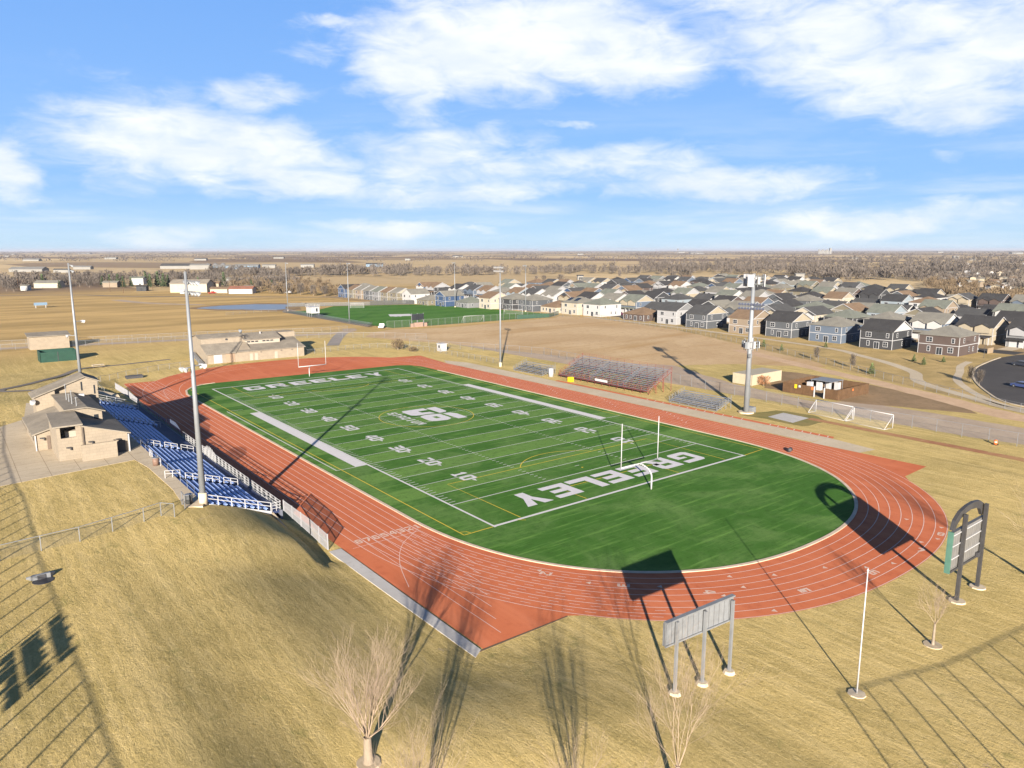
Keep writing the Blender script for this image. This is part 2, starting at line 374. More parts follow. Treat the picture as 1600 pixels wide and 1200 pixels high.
path_of('sidewalk', [(160,-36.2),(149,-38.2),(138,-42.2),(124,-47),(111.5,-54.6),(103.5,-61),(99.5,-66),(98.2,-72),(98.6,-80),(103,-95)], 1.9, .03, CONC)
ro = [(176,-38.6),(165,-39.6),(149,-42),(134.5,-46.6),(122.3,-52.1),(111,-58.6),(104,-63.5),(101.3,-68),(101,-74),(104,-82),(114,-94),(135,-104),(200,-70),(196,-43),(186,-39.5)]
surface('asphalt_road', ro, .026, ASPH)
k = MB(); kp = [(p[0], p[1]) for p in ribbon('', ro[:12], 0, 0, None, 4)]
for a, b2 in zip(kp, kp[1:]): k.bar((a[0], a[1], .07), (b2[0], b2[1], .07), .45, .14)
setting(k.build('road_kerb', CONC))
for sx, sy0, sy1 in ((190.5,-39,352),(262,-30,352),(335,8,352),(410,60,352),(486,130,352)):
    surface('street', [(sx-4.5,sy0),(sx+4.5,sy0),(sx+4.5,sy1),(sx-4.5,sy1)], .02, ASPH)
surface('house_lots', [(158,352),(158,225),(176,200),(186,128),(186,-42),(230,-36),(300,-8),(372,24),(470,110),(560,205),(625,292),(565,370),(445,358),(350,366),(140,372),(138,300),(150,262)], .014, worn('lot_soil', (.33,.235,.125), (.26,.185,.10), (.2,.14,.075), .05, .5), 1.5, 6)
# practice pitch beyond the dirt field
PITCH = [(70.5,258),(88,257),(108,279),(151.8,262),(166,225),(172,156),(150,149.5),(92.6,148.6),(75.5,150),(71.5,183)]
def turf_mat(name, dark, light, stripes, wear):
    m, nt, b = new_mat(name); P = pos(nt)
    b.inputs['Roughness'].default_value = .9; b.inputs['Specular IOR Level'].default_value = .08
    sep = nt.nodes.new('ShaderNodeSeparateXYZ'); nt.links.new(P, sep.inputs[0])
    fr = math_(nt, 'FRACT', math_(nt, 'ADD', math_(nt, 'DIVIDE', sep.outputs[1], stripes), 40.0))
    band = math_(nt, 'MULTIPLY', ramp(nt, fr, .47, .53), 1.0)
    band = math_(nt, 'SUBTRACT', band, ramp(nt, fr, .97, 1.0))
    lim = ramp(nt, math_(nt, 'ABSOLUTE', sep.outputs[1]), 46.5, 45.2) if stripes < 12 else 1.0
    band = math_(nt, 'MULTIPLY', band, lim)
    c = mix(nt, band, dark, light)
    n1 = noise(nt, P, .09, 6, .65, .8); n2 = noise(nt, P, .8, 5, .7); n3 = noise(nt, vscale(nt, P, .10, 1.3, 1, RAD(-3)), 1, 5, .65); n4 = noise(nt, P, 3.2, 4, .8)
    c = mix(nt, ramp(nt, n1, .42, .68, 0, .75), c, wear)
    c = mix(nt, ramp(nt, n2, .45, .75, 0, .55), c, tuple(v*.55 for v in dark))
    c = mix(nt, ramp(nt, n3, .5, .72, 0, .6), c, tuple(v*1.35 for v in light))
    c = mix(nt, ramp(nt, n4, .52, .75, 0, .5), c, tuple(v*.5 for v in dark))
    nt.links.new(c, b.inputs['Base Color']); bump(nt, b, n4, .4, .06); return m
TURF = turf_mat('turf', (.046,.125,.018), (.108,.205,.044), 9.144, (.115,.2,.055))
TURF2 = turf_mat('practice_turf', (.05,.14,.018), (.066,.165,.024), 18, (.085,.175,.035))
surface('practice_turf', PITCH, .03, TURF2)
o = MB()
for (a, b2) in (((104,196),(113,205)),((113,205),(108,208)),((104,196),(103,200))): o.strip([a, b2], 2.2, .036)
o.sheet([(101,199),(112,195),(116,206),(106,210)], .04)
setting(up_sheet(o.build('practice_logo', PAINT)))
# pond, paths left of the field, farm road
wm, nt, b = new_mat('pond_water'); b.inputs['Base Color'].default_value = (.11,.13,.16,1); b.inputs['Roughness'].default_value = .3; b.inputs['Specular IOR Level'].default_value = .3
P = pos(nt); bump(nt, b, noise(nt, P, .7, 3), .12, .2)
surface('pond', [(41,311),(47,319),(58,324),(78,324),(92,312),(92,300),(84,291),(79,276),(72,273),(62,284),(51,295)], .018, wm, 1.2, 4)
surface('pond_bank', [(36,312),(44,325),(58,331),(82,332),(106,320),(105,298),(90,286),(84,266),(70,263),(58,278),(46,289)], .010, worn('bank_soil', (.28,.19,.10), (.23,.155,.08), (.18,.12,.06)), 1.5, 4)
path_of('gravel_track', [(-120,184),(-58,173),(-23,165),(0,160),(22,153),(40,148),(50,147.5),(57,152),(60,160)], 5.5, .02, GRAVEL)
path_of('gravel_spur', [(31.5,112),(38,124),(46,138),(52,147)], 4.2, .03, worn('spur_gravel', (.27,.24,.22), (.22,.2,.18), (.18,.16,.14)))
path_of('asphalt_path', [(-20,112),(-33,109.5),(-43,107),(-49,95),(-55,81),(-61,70),(-64,65.5),(-64.3,61.5),(-61.5,58.6),(-57.5,56),(-52,52),(-48.2,50)], 1.7, .03, worn('path_asphalt', (.20,.175,.15), (.17,.15,.13), (.14,.12,.105)), 5, True)
path_of('country_road', [(-400,640),(-36,524),(34.5,457.7),(102.7,393.5),(190,318)], 6.0, .03, worn('old_asphalt', (.21,.17,.135), (.18,.15,.12), (.15,.12,.1)))
path_of('farm_track', [(20,420),(28,380),(42,352),(52,338)], 7, .026, GRAVEL)

# ------------------------------------------------------------------ track
CX = .3; NEXP = 2.3
def arc(k, sgn=-1, n=96):
    """offset curve k lanes outside the kerb round one end (sgn -1 near, +1 far), from +x to -x"""
    a = 31.2 + k*1.06; bb = 34.6 + k*1.20; out = []
    for i in range(n+1):
        t = math.pi*i/n; c, s = math.cos(t), math.sin(t)
        out.append((CX + a*math.copysign(abs(c)**(2/NEXP), c), sgn*(46 + bb*abs(s)**(2/NEXP))))
    return out
near8 = [p for p in arc(8.15) if p[1] < -76.2 and -32.3 < p[0] < 33.4]
far8 = [p for p in arc(8.15, 1) if p[1] > 74 and -36 < p[0] < 36]
red = [(39.9,-59.5),(40.6,-75.2)] + [(33.1,-75.5)] + near8 + [(-32.0,-76.0),(-41.1,-75.9),(-41.25,-40),(-41.25,40),(-40.2,60),(-39.2,75.5)] + far8[::-1] + [(42.2,72.8),(40.2,55)]
surface('track', red, .03, RED)
turf_near = [p for p in arc(0)]
turf = turf_near + [(-30.9,46),(-30.6,52),(-29.6,56.5),(-27.6,60),(-24.5,62.4),(-21.5,62.9),(27.0,60.2),(30.0,58.0),(31.5,54.0)]
surface('football_turf', turf, .04, TURF)
k = MB(); edge = [(31.6,46)] + arc(-.04) + [(-31.0,46),(-30.75,52),(-29.75,56.6),(-27.7,60.2),(-24.6,62.7),(-21.5,63.1)]
for a, b2 in zip(edge, edge[1:]): k.bar((a[0], a[1], .055), (b2[0], b2[1], .055), .42, .09)
setting(k.build('track_kerb', mat('kerb_concrete', (.50,.40,.30), .85, .15, 1)))
lines = MB(); TZ = .036
for kk in range(1, 9):
    c = arc(kk*1.0 + .08)
    x0, x1 = c[0][0], c[-1][0]
    pts = [(x0, 70)] + [(x0, y) for y in (40,10,-20)] + c + [(x1, y) for y in (-20,10,40)] + [(x1, 74)]
    lines.strip(pts, .075, TZ)
    if kk in (1, 4, 8): lines.strip(arc(kk + .08, 1), .07, TZ)
for kk in range(1, 8): # extra lines that run straight on into the near wedge and the far one
    x1 = arc(kk + .08)[-1][0]
    lines.strip([(x1, -46), (x1, -60 - 2.1*kk)], .06, TZ + .003)
    lines.strip([(CX - 31.2 - (9-kk)*.9, 40), (CX - 31.2 - (9-kk)*.95, 66)], .05, TZ + .003)
lines.strip([(-40.3,-50.7),(-32,-50.7)], .07, TZ+.004)
lines.strip(ribbon('', [(-32.2,-50.4),(-35.5,-53),(-38.2,-57.2),(-40.2,-62.5)], 0, 0, None, 8), .06, TZ+.004)
for i in range(90):        # dashed relay and stagger marks near the start of the bend
    kk = 1 + (i % 7); a0 = arc(kk + .58, n=240); j = 238 - (i//7)*4 - 3*kk
    lines.strip([a0[j], a0[j-2]], .06, TZ+.006)
for i in range(26):
    kk = 1 + (i % 7); y = -34 + i*2.6 - kk
    lines.strip([(34 + .8*kk, y), (34.9 + .8*kk, y + .5)], .12, TZ+.006)
up_sheet(setting(lines.build('track_lines', FADED)))
marks = MB()
def tri(k_, j, s=.5, back=1):
    a0 = arc(k_ + .58, n=240); p = a0[j]; q = a0[j+3]; dx, dy = (q[0]-p[0]), (q[1]-p[1]); l = math.hypot(dx, dy); dx, dy = dx/l*back, dy/l*back
    marks.sheet([(p[0]+dx*s, p[1]+dy*s), (p[0]-dy*s*.6, p[1]+dx*s*.6), (p[0]+dy*s*.6, p[1]-dx*s*.6)], TZ+.008)
for (k_, j) in ((1,196),(1,150),(2,184),(2,168),(2,140),(3,150),(3,128),(4,156),(5,140),(5,122),(6,118),(6,104),(7,150),(7,100),(7,92),(4,90)): tri(k_, j)
# ------------------------------------------------------------------ block lettering (polygons on a unit cell, y up)
W_ = .27
GL = {
 'G': [[(.12,0),(.30,0),(.30,1),(.12,1),(0,.88),(0,.12)], [(.30,.76),(1,.76),(1,1),(.30,1)], [(.30,0),(.9,0),(1,.12),(1,.24),(.30,.24)], [(.70,.24),(1,.24),(1,.56),(.70,.56)], [(.5,.42),(.70,.42),(.70,.56),(.5,.56)]],
 'R': [[(0,0),(.30,0),(.30,1),(0,1)], [(.30,.76),(.9,.76),(1,.88),(.88,1),(.30,1)], [(.70,.40),(.9,.40),(1,.5),(1,.88),(.9,.76),(.70,.76)], [(.30,.36),(.9,.36),(.9,.56),(.30,.56)], [(.48,.36),(.74,0),(1.06,0),(.84,.38)]],
 'E': [[(0,0),(.32,0),(.32,1),(0,1)], [(.32,.77),(1,.77),(1,1),(.32,1)], [(.32,.39),(.86,.39),(.86,.61),(.32,.61)], [(.32,0),(1,0),(1,.23),(.32,.23)]],
 'L': [[(0,0),(.34,0),(.34,1),(0,1)], [(.34,0),(1,0),(1,.26),(.34,.26)]],
 'Y': [[(.33,0),(.67,0),(.67,.42),(.33,.42)], [(.33,.42),(.5,.42),(.5,.55),(.36,1),(0,1)], [(.67,.42),(1,1),(.64,1),(.5,.55),(.5,.42)]],
 'S': [[(.1,.78),(1,.78),(1,1),(.1,1),(0,.9)], [(0,.4),(.3,.4),(.3,.78),(0,.78)], [(.3,.4),(.9,.4),(1,.5),(.9,.6),(.3,.6)], [(.7,.22),(1,.22),(1,.5),(.7,.4)], [(0,0),(.9,0),(1,.1),(1,.22),(0,.22)]],
 'T': [[(0,.76),(1,.76),(1,1),(0,1)], [(.35,0),(.65,0),(.65,.76),(.35,.76)]],
 'A': [[(0,0),(.28,0),(.28,1),(.2,1),(0,.8)], [(.72,0),(1,0),(1,.8),(.8,1),(.72,1)], [(.28,.78),(.72,.78),(.72,1),(.28,1)], [(.28,.3),(.72,.3),(.72,.5),(.28,.5)]],
 'D': [[(0,0),(.3,0),(.3,1),(0,1)], [(.3,.78),(1,.78),(.85,1),(.3,1)], [(.3,0),(.85,0),(1,.22),(.3,.22)], [(.7,.22),(1,.22),(1,.78),(.7,.78)]],
 'I': [[(.3,0),(.7,0),(.7,1),(.3,1)]],
 'U': [[(0,.2),(.3,.2),(.3,1),(0,1)], [(.7,.2),(1,.2),(1,1),(.7,1)], [(.15,0),(.85,0),(1,.2),(0,.2)]],
 'M': [[(0,0),(.26,0),(.26,1),(0,1)], [(.74,0),(1,0),(1,1),(.74,1)], [(.26,.95),(.26,.62),(.5,.3),(.5,.62)], [(.74,.95),(.5,.62),(.5,.3),(.74,.62)]],
 '1': [[(.35,0),(.68,0),(.68,1),(.4,1),(.35,.9)], [(.1,.72),(.35,.72),(.35,.98)], [(.15,0),(.35,0),(.35,.18),(.15,.18)], [(.68,0),(.88,0),(.88,.18),(.68,.18)]],
 '2': [[(0,.78),(.9,.78),(1,.9),(.9,1),(0,1)], [(.7,.5),(1,.6),(1,.9),(.7,.78)], [(0,.22),(.3,.22),(1,.6),(.7,.62)], [(0,0),(1,0),(1,.22),(0,.22)]],
 '3': [[(0,.78),(.7,.78),(.7,1),(0,1)], [(.2,.4),(.7,.4),(.7,.6),(.2,.6)], [(0,0),(.7,0),(.7,.22),(0,.22)], [(.7,0),(.9,0),(1,.1),(1,.42),(.92,.5),(1,.58),(1,.9),(.9,1),(.7,1)]],
 '4': [[(.6,0),(.9,0),(.9,1),(.6,1)], [(0,.25),(.6,.25),(.6,.46),(0,.46)], [(.9,.25),(1.05,.25),(1.05,.46),(.9,.46)], [(0,.46),(.28,.46),(.6,.86),(.6,1),(.42,1)]],
 '5': [[(0,.78),(1,.78),(1,1),(0,1)], [(0,.42),(.3,.42),(.3,.78),(0,.78)], [(.3,.42),(.9,.42),(1,.52),(.9,.62),(.3,.62)], [(.7,.2),(1,.2),(1,.52),(.7,.42)], [(0,0),(.9,0),(1,.2),(0,.2)]],
 '6': [[(.1,.8),(1,.8),(1,1),(.1,1),(0,.9)], [(0,.1),(.3,0),(.3,.8),(0,.8)], [(.3,.42),(.9,.42),(1,.54),(.9,.62),(.3,.62)], [(.7,.2),(1,.2),(1,.52),(.7,.42)], [(.3,0),(.9,0),(1,.2),(.3,.2)]],
 '7': [[(0,.78),(1,.78),(1,1),(0,1)], [(.25,0),(.58,0),(1,.6),(1,.78),(.68,.78)]],
 '8': [[(.1,.8),(.9,.8),(.8,1),(.2,1)], [(.1,0),(.9,0),(.9,.2),(.1,.2)], [(.3,.4),(.7,.4),(.7,.6),(.3,.6)], [(0,.1),(.3,.2),(.3,.8),(.1,.95),(0,.9)], [(.7,.2),(1,.1),(1,.9),(.9,.95),(.7,.8)]],
 '0': [[(.12,0),(.88,0),(1,.2),(0,.2)], [(0,.8),(1,.8),(.88,1),(.12,1)], [(0,.2),(.32,.2),(.32,.8),(0,.8)], [(.68,.2),(1,.2),(1,.8),(.68,.8)]],
}
def glyphs(mb, text, org, xd, yd, w, h, gap, z, mi=0):
    x = 0
    for ch in text:
        if ch in GL:
            for poly in GL[ch]:
                mb.sheet([(org[0] + xd[0]*(x+px*w) + yd[0]*py*h, org[1] + xd[1]*(x+px*w) + yd[1]*py*h) for px, py in poly], z, mi)
        x += w + gap
FZ = .046
fl = MB(); HW, HL = 24.384, 54.864; YD = .9144
def ln(a, b, w=.12, z=FZ, mi=0): fl.strip([a, b], w, z, mi)
def oblong(x, y, w, h): fl.sheet([(x-w/2,y-h/2),(x+w/2,y-h/2),(x+w/2,y+h/2),(x-w/2,y+h/2)], FZ+.008)
ln((-HW,-HL-.3),(-HW,HL+.3),.30); ln((HW,-HL-.3),(HW,HL+.3),.26); ln((-HW,-HL),(HW,-HL),.42,FZ+.004); ln((-HW,HL),(HW,HL),.36,FZ+.004)
for i in range(-10, 11): ln((-HW,i*5*YD),(HW,i*5*YD),.16 if abs(i) == 10 else .12,FZ+.002)
for i in range(-49, 50):
    if i % 5 == 0: continue
    for x, w in ((-HW+.75,1.0),(HW-.75,.8),(-8.13,.62),(8.13,.62)): oblong(x, i*YD, w, .11)
for i in range(-9, 10):
    for s in (-1, 1): oblong(s*8.13, i*5*YD, .12, .62)
for s in (-1, 1): oblong(0, s*42.8, .9, .12)
for x0, x1 in ((-26.35,-24.55),(24.55,26.2)): fl.sheet([(x0,-23),(x1,-23),(x1,23.6),(x0,23.6)], FZ)
ln((-29.4,-23),(-26.35,-23),.14); ln((-29.4,-23),(-29.4,28),.16); ln((-29.0,28),(-26.3,28),.12); ln((26.2,-23),(29.8,-23),.14)
up_sheet(setting(fl.build('yard_lines', PAINT)))
ylw = MB()
def yl(pts, w=.13): ylw.strip(pts, w, FZ+.011)
yl([(-28.7,-55),(-28.7,57)]); yl([(29.8,-54.6),(29.8,56)]); yl([(-28.7,-55),(-HW-.2,-54.95)], .15); yl([(HW+.2,-54.9),(29.8,-54.6)], .15)
for s in (-1, 1):
    e = s*54.5
    yl([(-20.15,e),(-20.15,s*38.4),(20.15,s*38.4),(20.15,e)]); yl([(-9.16,e),(-9.16,s*49.4),(9.16,s*49.4),(9.16,e)])
    yl([(9.15*math.cos(t), s*(43.9 - 9.15*math.sin(t))) for t in [RAD(37 + i*106/24) for i in range(25)]])
    ylw.sheet([(.15,s*43.8),(-.15,s*43.8),(-.15,s*44.1),(.15,s*44.1)], FZ+.011)
yl([(9.15*math.cos(RAD(t)), 9.15*math.sin(RAD(t))) for t in range(0, 366, 6)], .12)
yl([(-27.7,-55),(-27.9,-54.3),(-28.6,-54)], .12); yl([(-21,-54.9),(-20.2,-55.6)], .12)
up_sheet(setting(ylw.build('soccer_lines', YELL)))
num = MB(); NZ = FZ + .02
for i, t in zip(range(-4, 5), ('10','20','30','40','50','40','30','20','10')):
    y = i*9.144
    for s in (-1, 1):
        xd, yd = (0, s), (-s, 0)      # left numbers stand upright for a viewer on the left sideline
        w, gap, h = 1.72, .42, 2.35
        for j, ch in enumerate(t):
            u0 = (-w - gap/2) if j == 0 else gap/2
            ox = s*17.4 if s > 0 else -17.4
            glyphs(num, ch, (ox + xd[0]*u0*1, y + xd[1]*u0), xd, yd, w, h, 0, NZ)
        if i:
            d = 1 if i > 0 else -1; yy = y + d*2.15; x = s*16.0
            num.sheet([(x-.3, yy), (x+.3, yy), (x, yy + d*.85)], NZ)
for ch, cx_ in zip('GREELEY', (16.4,11.0,5.3,.2,-4.8,-9.6,-15.0)):
    glyphs(num, ch, (cx_+2.15,-47.55), (-1,0), (0,-1), 4.3, 4.75, 0, NZ)
    glyphs(num, ch, (-cx_-2.15,47.55), (1,0), (0,1), 4.3, 4.75, 0, NZ)
def uvp(pts): num.sheet([(v, -u) for u, v in pts], NZ)
uvp([(-6.4,-1.7),(-6,-2.1),(-5.0,-2.3),(-4.4,-2.2),(-4.4,3.0),(-6.3,3.0)]); uvp([(-4.4,-2.3),(-2.0,-2.3),(-1.3,-1.6),(-1.1,-.6),(-1.2,.7),(-2.9,.7),(-4.4,.7)]); uvp([(-2.9,.7),(-1.2,.7),(-.8,2.6),(-2.6,2.3)])
uvp([(-6.0,3.5),(-6.0,5.7),(-1.5,5.5),(-.8,5.0),(-.6,3.4)])
uvp([(-.4,-1.0),(-.7,.3),(0,2.9),(1.5,2.9),(1.5,-1.6),(.3,-1.6)]); uvp([(3.1,2.9),(4.2,2.8),(5.0,2.3),(5.5,1.3),(5.0,-.9),(4.6,-1.5),(3.9,-1.8),(3.1,-1.8)])
uvp([(1.5,1.3),(3.1,1.3),(3.1,2.9),(1.5,2.9)]); uvp([(1.5,-1.7),(3.1,-1.8),(3.1,.3),(1.5,.3)]); uvp([(.3,3.6),(.4,5.2),(1.8,5.8),(5.9,5.6),(5.7,3.6)])
glyphs(num, 'STADIUM', (-5.3,6.4), (0,-1), (1,0), 1.32, 1.9, .48, NZ)
up_sheet(setting(num.build('turf_lettering', mat('lettering_white', (.52,.50,.52), .85, .07, 1.5))))
for i in range(1, 9):
    c = arc(i - .42)[-1][0]
    glyphs(marks, str(i), (c-.36,-49.9), (1,0), (0,1), .72, 1.15, 0, TZ+.008)
for k_, j, ch in ((1.5,196,'2'),(2.1,178,'3'),(3.3,160,'4'),(5.2,141,'5'),(6,124,'6'),(6.6,110,'7'),(7.2,98,'8')):
    a0 = arc(k_ + .45, n=240); p = a0[j]; q = a0[j+3]; l = math.hypot(q[0]-p[0], q[1]-p[1]); t = ((q[0]-p[0])/l, (q[1]-p[1])/l); n = (-t[1], t[0])
    glyphs(marks, ch, (p[0]-n[0]*.35, p[1]-n[1]*.35), n, (-t[0], -t[1]), .7, 1.2, 0, TZ+.012)
up_sheet(setting(marks.build('track_marks', mat('pale_track_paint', (.56,.40,.32), .8, .12, 2))))

# concrete, runways and pads around the track
surface('concrete_strip', [(40.4,-57),(45.3,-57),(45.6,-20),(45.3,12),(45.6,52),(42.6,60),(40.2,55)], .034, CONC)
surface('concrete_pad', [(39.9,-57.2),(45.3,-57),(44.0,-66),(40.2,-65.3)], .04, CONC)
surface('jump_runway', [(45.3,-58),(46.6,-57.6),(46.5,14),(45.4,14)], .044, RED)
k = MB()
for i in range(20): k.strip([(45.4,-57 + i*1.6*(1 + .35*(i > 7))),(46.4,-56.6 + i*1.6*(1 + .35*(i > 7)))], .18, .05)
up_sheet(setting(k.build('runway_marks', FADED)))
surface('shot_pad_surround', [(49,-37),(58,-39),(60,-46),(57,-51),(49.5,-50)], .02, worn('damp_grass', (.17,.155,.055), (.24,.19,.075), (.12,.115,.04), .3, 1.2), .9, 1.5)
surface('shot_pad', [(51.4,-41.5),(57,-41.3),(56.6,-47),(50.6,-47.3)], .036, CONCG)
surface('long_jump_runway', [(55.3,-47.2),(57.2,-47.3),(56.9,-105),(54.6,-105)], .034, worn('old_red', (.30,.14,.075), (.36,.2,.1), (.42,.28,.13), .15, .8), .15, 1.2)
o = MB(); o.prism([(-42.75,-50),(-41.35,-50),(-41.35,-75.9),(-42.35,-76.6)], -.3, .10); setting(o.build('concrete_curb', CONCG))
o = MB(); o.prism([(-41.4,-75.9),(-32.1,-76.02),(-32.1,-76.12),(-42.3,-76.1)], -.3, .05); setting(o.build('track_edge', mat('edge_soil', (.12,.085,.05))))
surface('near_sidewalk', [(-24.3,-111),(-20.8,-107.6),(-10,-106.6),(10,-106),(10,-110),(-12,-111),(-22,-113)], .12, CONCG)
# ------------------------------------------------------------------ shared object materials
PICK = mat('picket_grey_white', (.27,.27,.285), .6, .08, 2)
WHITE = mat('white_enamel', (.38,.38,.39), .45, .06, 2)
GALV = mat('galvanised_steel', (.20,.208,.22), .5, .12, 1.5, metal=.3)
POLEM = mat('pole_steel', (.215,.228,.245), .5, .10, .8, metal=.3)
DARKM = mat('dark_steel', (.045,.045,.05), .55, .15, 2)
BLACK = mat('black_rubber', (.012,.012,.013), .8, .1, 3)
ALU = mat('aluminium_plank', (.26,.27,.30), .5, .14, 1.2, metal=.3)
REDST = mat('red_steel', (.17,.05,.04), .6, .2, 1.5)
BLUEB = mat('blue_bench', (.30,.415,.74), .5, .10, .7)
BLUED = mat('blue_deck', (.022,.034,.09), .65, .2, .8)
STUC = mat('beige_block', (.25,.208,.158), .9, .09, .9, bump=.25, bscale=6)
def add_joints(m, bw, bh, ms, dark):
    nt_ = m.node_tree; b_ = nt_.nodes['Principled BSDF']; s_ = b_.inputs['Base Color'].links[0].from_socket
    sp = nt_.nodes.new('ShaderNodeSeparateXYZ'); nt_.links.new(pos(nt_), sp.inputs[0]); cx = nt_.nodes.new('ShaderNodeCombineXYZ')
    nt_.links.new(math_(nt_, 'ADD', sp.outputs[0], sp.outputs[1]), cx.inputs[0]); nt_.links.new(sp.outputs[2], cx.inputs[1])
    br = nt_.nodes.new('ShaderNodeTexBrick'); br.inputs['Scale'].default_value = 1; br.inputs['Mortar Size'].default_value = ms; br.inputs['Brick Width'].default_value = bw; br.inputs['Row Height'].default_value = bh
    br.inputs['Color1'].default_value = (1,1,1,1); br.inputs['Color2'].default_value = (.93,.93,.935,1); br.inputs['Mortar'].default_value = (dark,dark,dark,1); nt_.links.new(cx.outputs[0], br.inputs['Vector'])
    mm = nt_.nodes.new('ShaderNodeMix'); mm.data_type = 'RGBA'; mm.blend_type = 'MULTIPLY'; mm.inputs[0].default_value = 1
    nt_.links.new(s_, mm.inputs[6]); nt_.links.new(br.outputs['Color'], mm.inputs[7]); nt_.links.new(mm.outputs[2], b_.inputs['Base Color'])
add_joints(STUC, .8, .4, .028, .84)
STUC2 = mat('pale_panel', (.30,.265,.22), .85, .05, .9)
SHING = worn('grey_shingle', (.245,.215,.175), (.19,.167,.137), (.125,.11,.09), .3, 2.2, .9, bmp=.3)
GLASSD = mat('dark_glass', (.02,.025,.032), .08, 0, spec=.6)
TRIMW = mat('white_trim', (.33,.33,.34), .6, .04, 1)
WOODF = worn('brown_fence_wood', (.115,.068,.038), (.088,.052,.029), (.062,.036,.021), .6, 3, .85, streak=(7,7,0,(.07,.04,.022)))
def mesh_mat(name, col, alpha):
    m, nt, b = new_mat(name); b.inputs['Base Color'].default_value = (*col, 1); b.inputs['Roughness'].default_value = .6
    b.inputs['Alpha'].default_value = alpha; return m
LINK = mesh_mat('chain_link', (.17,.165,.16), .10)
LINKW = mesh_mat('white_mesh', (.42,.42,.42), .38)

# ------------------------------------------------------------------ concourse and grandstand
slab_mat = worn('slab_concrete', (.50,.42,.31), (.44,.365,.265), (.36,.295,.21), .12, 1.2, .85, bmp=.05)
_nt = slab_mat.node_tree; _b = _nt.nodes['Principled BSDF']; _src = _b.inputs['Base Color'].links[0].from_socket
_br = _nt.nodes.new('ShaderNodeTexBrick'); _br.offset = 0; _br.inputs['Scale'].default_value = 1; _br.inputs['Mortar Size'].default_value = .035; _br.inputs['Brick Width'].default_value = 3.2; _br.inputs['Row Height'].default_value = 3.2
_br.inputs['Color1'].default_value = (1,1,1,1); _br.inputs['Color2'].default_value = (.93,.93,.93,1); _br.inputs['Mortar'].default_value = (.55,.52,.5,1)
_nt.links.new(pos(_nt), _br.inputs['Vector'])
_mm = _nt.nodes.new('ShaderNodeMix'); _mm.data_type = 'RGBA'; _mm.blend_type = 'MULTIPLY'; _mm.inputs[0].default_value = 1
_nt.links.new(_src, _mm.inputs[6]); _nt.links.new(_br.outputs['Color'], _mm.inputs[7]); _nt.links.new(_mm.outputs[2], _b.inputs['Base Color'])
o = MB()
REL = (31.735 - 4.6) / (31.735 - 5.0)
def rel(x, y): return (-72.863 + (x+72.863)*REL, -120.4205 + (y+120.4205)*REL)
o.prism([rel(*q) for q in [(-95,-21.8),(-69.4,-20),(-54.8,-17.6),(-54.2,-22.5),(-54,-33.5),(-54.5,-40.6),(-52.9,-41.4)]] + [(-52.22,-39.2),(-52.22,36)] + [rel(*q) for q in [(-62.2,34),(-63.8,19),(-67.2,15.2),(-75,11.5),(-95,8.6)]], 3.6, 4.62)
setting(o.build('concourse', slab_mat))
path_of('concourse_ramp', [(-52.5,37),(-50,48),(-46.8,47),(-44.6,42),(-43.8,36)], 2.2, .03, CONC, 5, True)

gs = thing('grandstand', 'long blue bench grandstand built into the grassy bank with white handrails', 'grandstand', (-47,-1,0))
gs_off = Vector((-47,-1,0))
class PB(MB):
    """parts given in world coordinates, stored relative to their thing"""
    def part(s, name, mats, root, smooth=False, kind=None):
        o = s.build(name, mats, root, smooth=smooth)
        k = root.get('lift')
        for v in o.data.vertices:
            if k: v.co = CAMP + (v.co - CAMP) * k
            v.co -= root.location
        return o
NR, TR, RS = 10, .74, .245
AIS = (-27.2, -6.8, 13.6, 30.5)
d = PB()
for i in range(NR):
    x1 = STX1 - i*TR; d.box(x1-TR, x1, STY0, STY1, 0.2, 1.82 + i*RS)
d.part('deck', BLUED, gs)
for i in range(NR):
    x = STX1 - i*TR - .48; z = 1.82 + i*RS + .42
    cuts = [STY0+.15] + [v for a in AIS for v in (a-.65, a+.65)] + [STY1-.15]
    for a, c in zip(cuts[::2], cuts[1::2]):
        if i < 2 and c > -1 and a < 13: continue
        bch = PB(); bch.box(x-.19, x+.19, a, c, z-.05, z)
        n = max(2, int((c-a)/1.8))
        for q in range(n+1): yy = a + .05 + (c-a-.1)*q/n; bch.box(x-.04, x+.04, yy-.03, yy+.03, z-.42, z-.049)
        bch.part('bench', BLUEB, gs)
for a in AIS:
    d = PB()
    for i in range(NR):
        x1 = STX1 - i*TR; d.box(x1-TR*.5, x1-.001, a-.5, a+.5, 1.82+(i-1)*RS+.01, 1.82+(i-.5)*RS) if i else None
    d.part('aisle_steps', BLUED, gs)
d = PB(); d.box(STX1, -43.5, STY0, 37.2, 1.5, 1.8); d.part('front_walkway', BLUED, gs)
d = PB(); d.box(-43.82, -43.5, STY0-.2, 37.4, -.3, 1.82); d.part('front_wall', mat('dark_blue_wall', (.10,.11,.14), .7), gs)
d = PB(); d.prism3([(STX1-NR*TR,STY0-.02,3.4),(STX1-NR*TR,STY0-.02,4.5),(STX1+.02,STY0-.02,1.9),(STX1+.02,STY0-.02,1.0)], (0,-.16,0)); d.part('end_wall', TRIMW, gs)
d = PB(); d.prism3([(STX1-NR*TR,STY1+.02,2.5),(STX1-NR*TR,STY1+.02,4.4),(STX1+.02,STY1+.02,1.85),(STX1+.02,STY1+.02,.2)], (0,.16,0)); d.part('end_wall', CONC, gs)
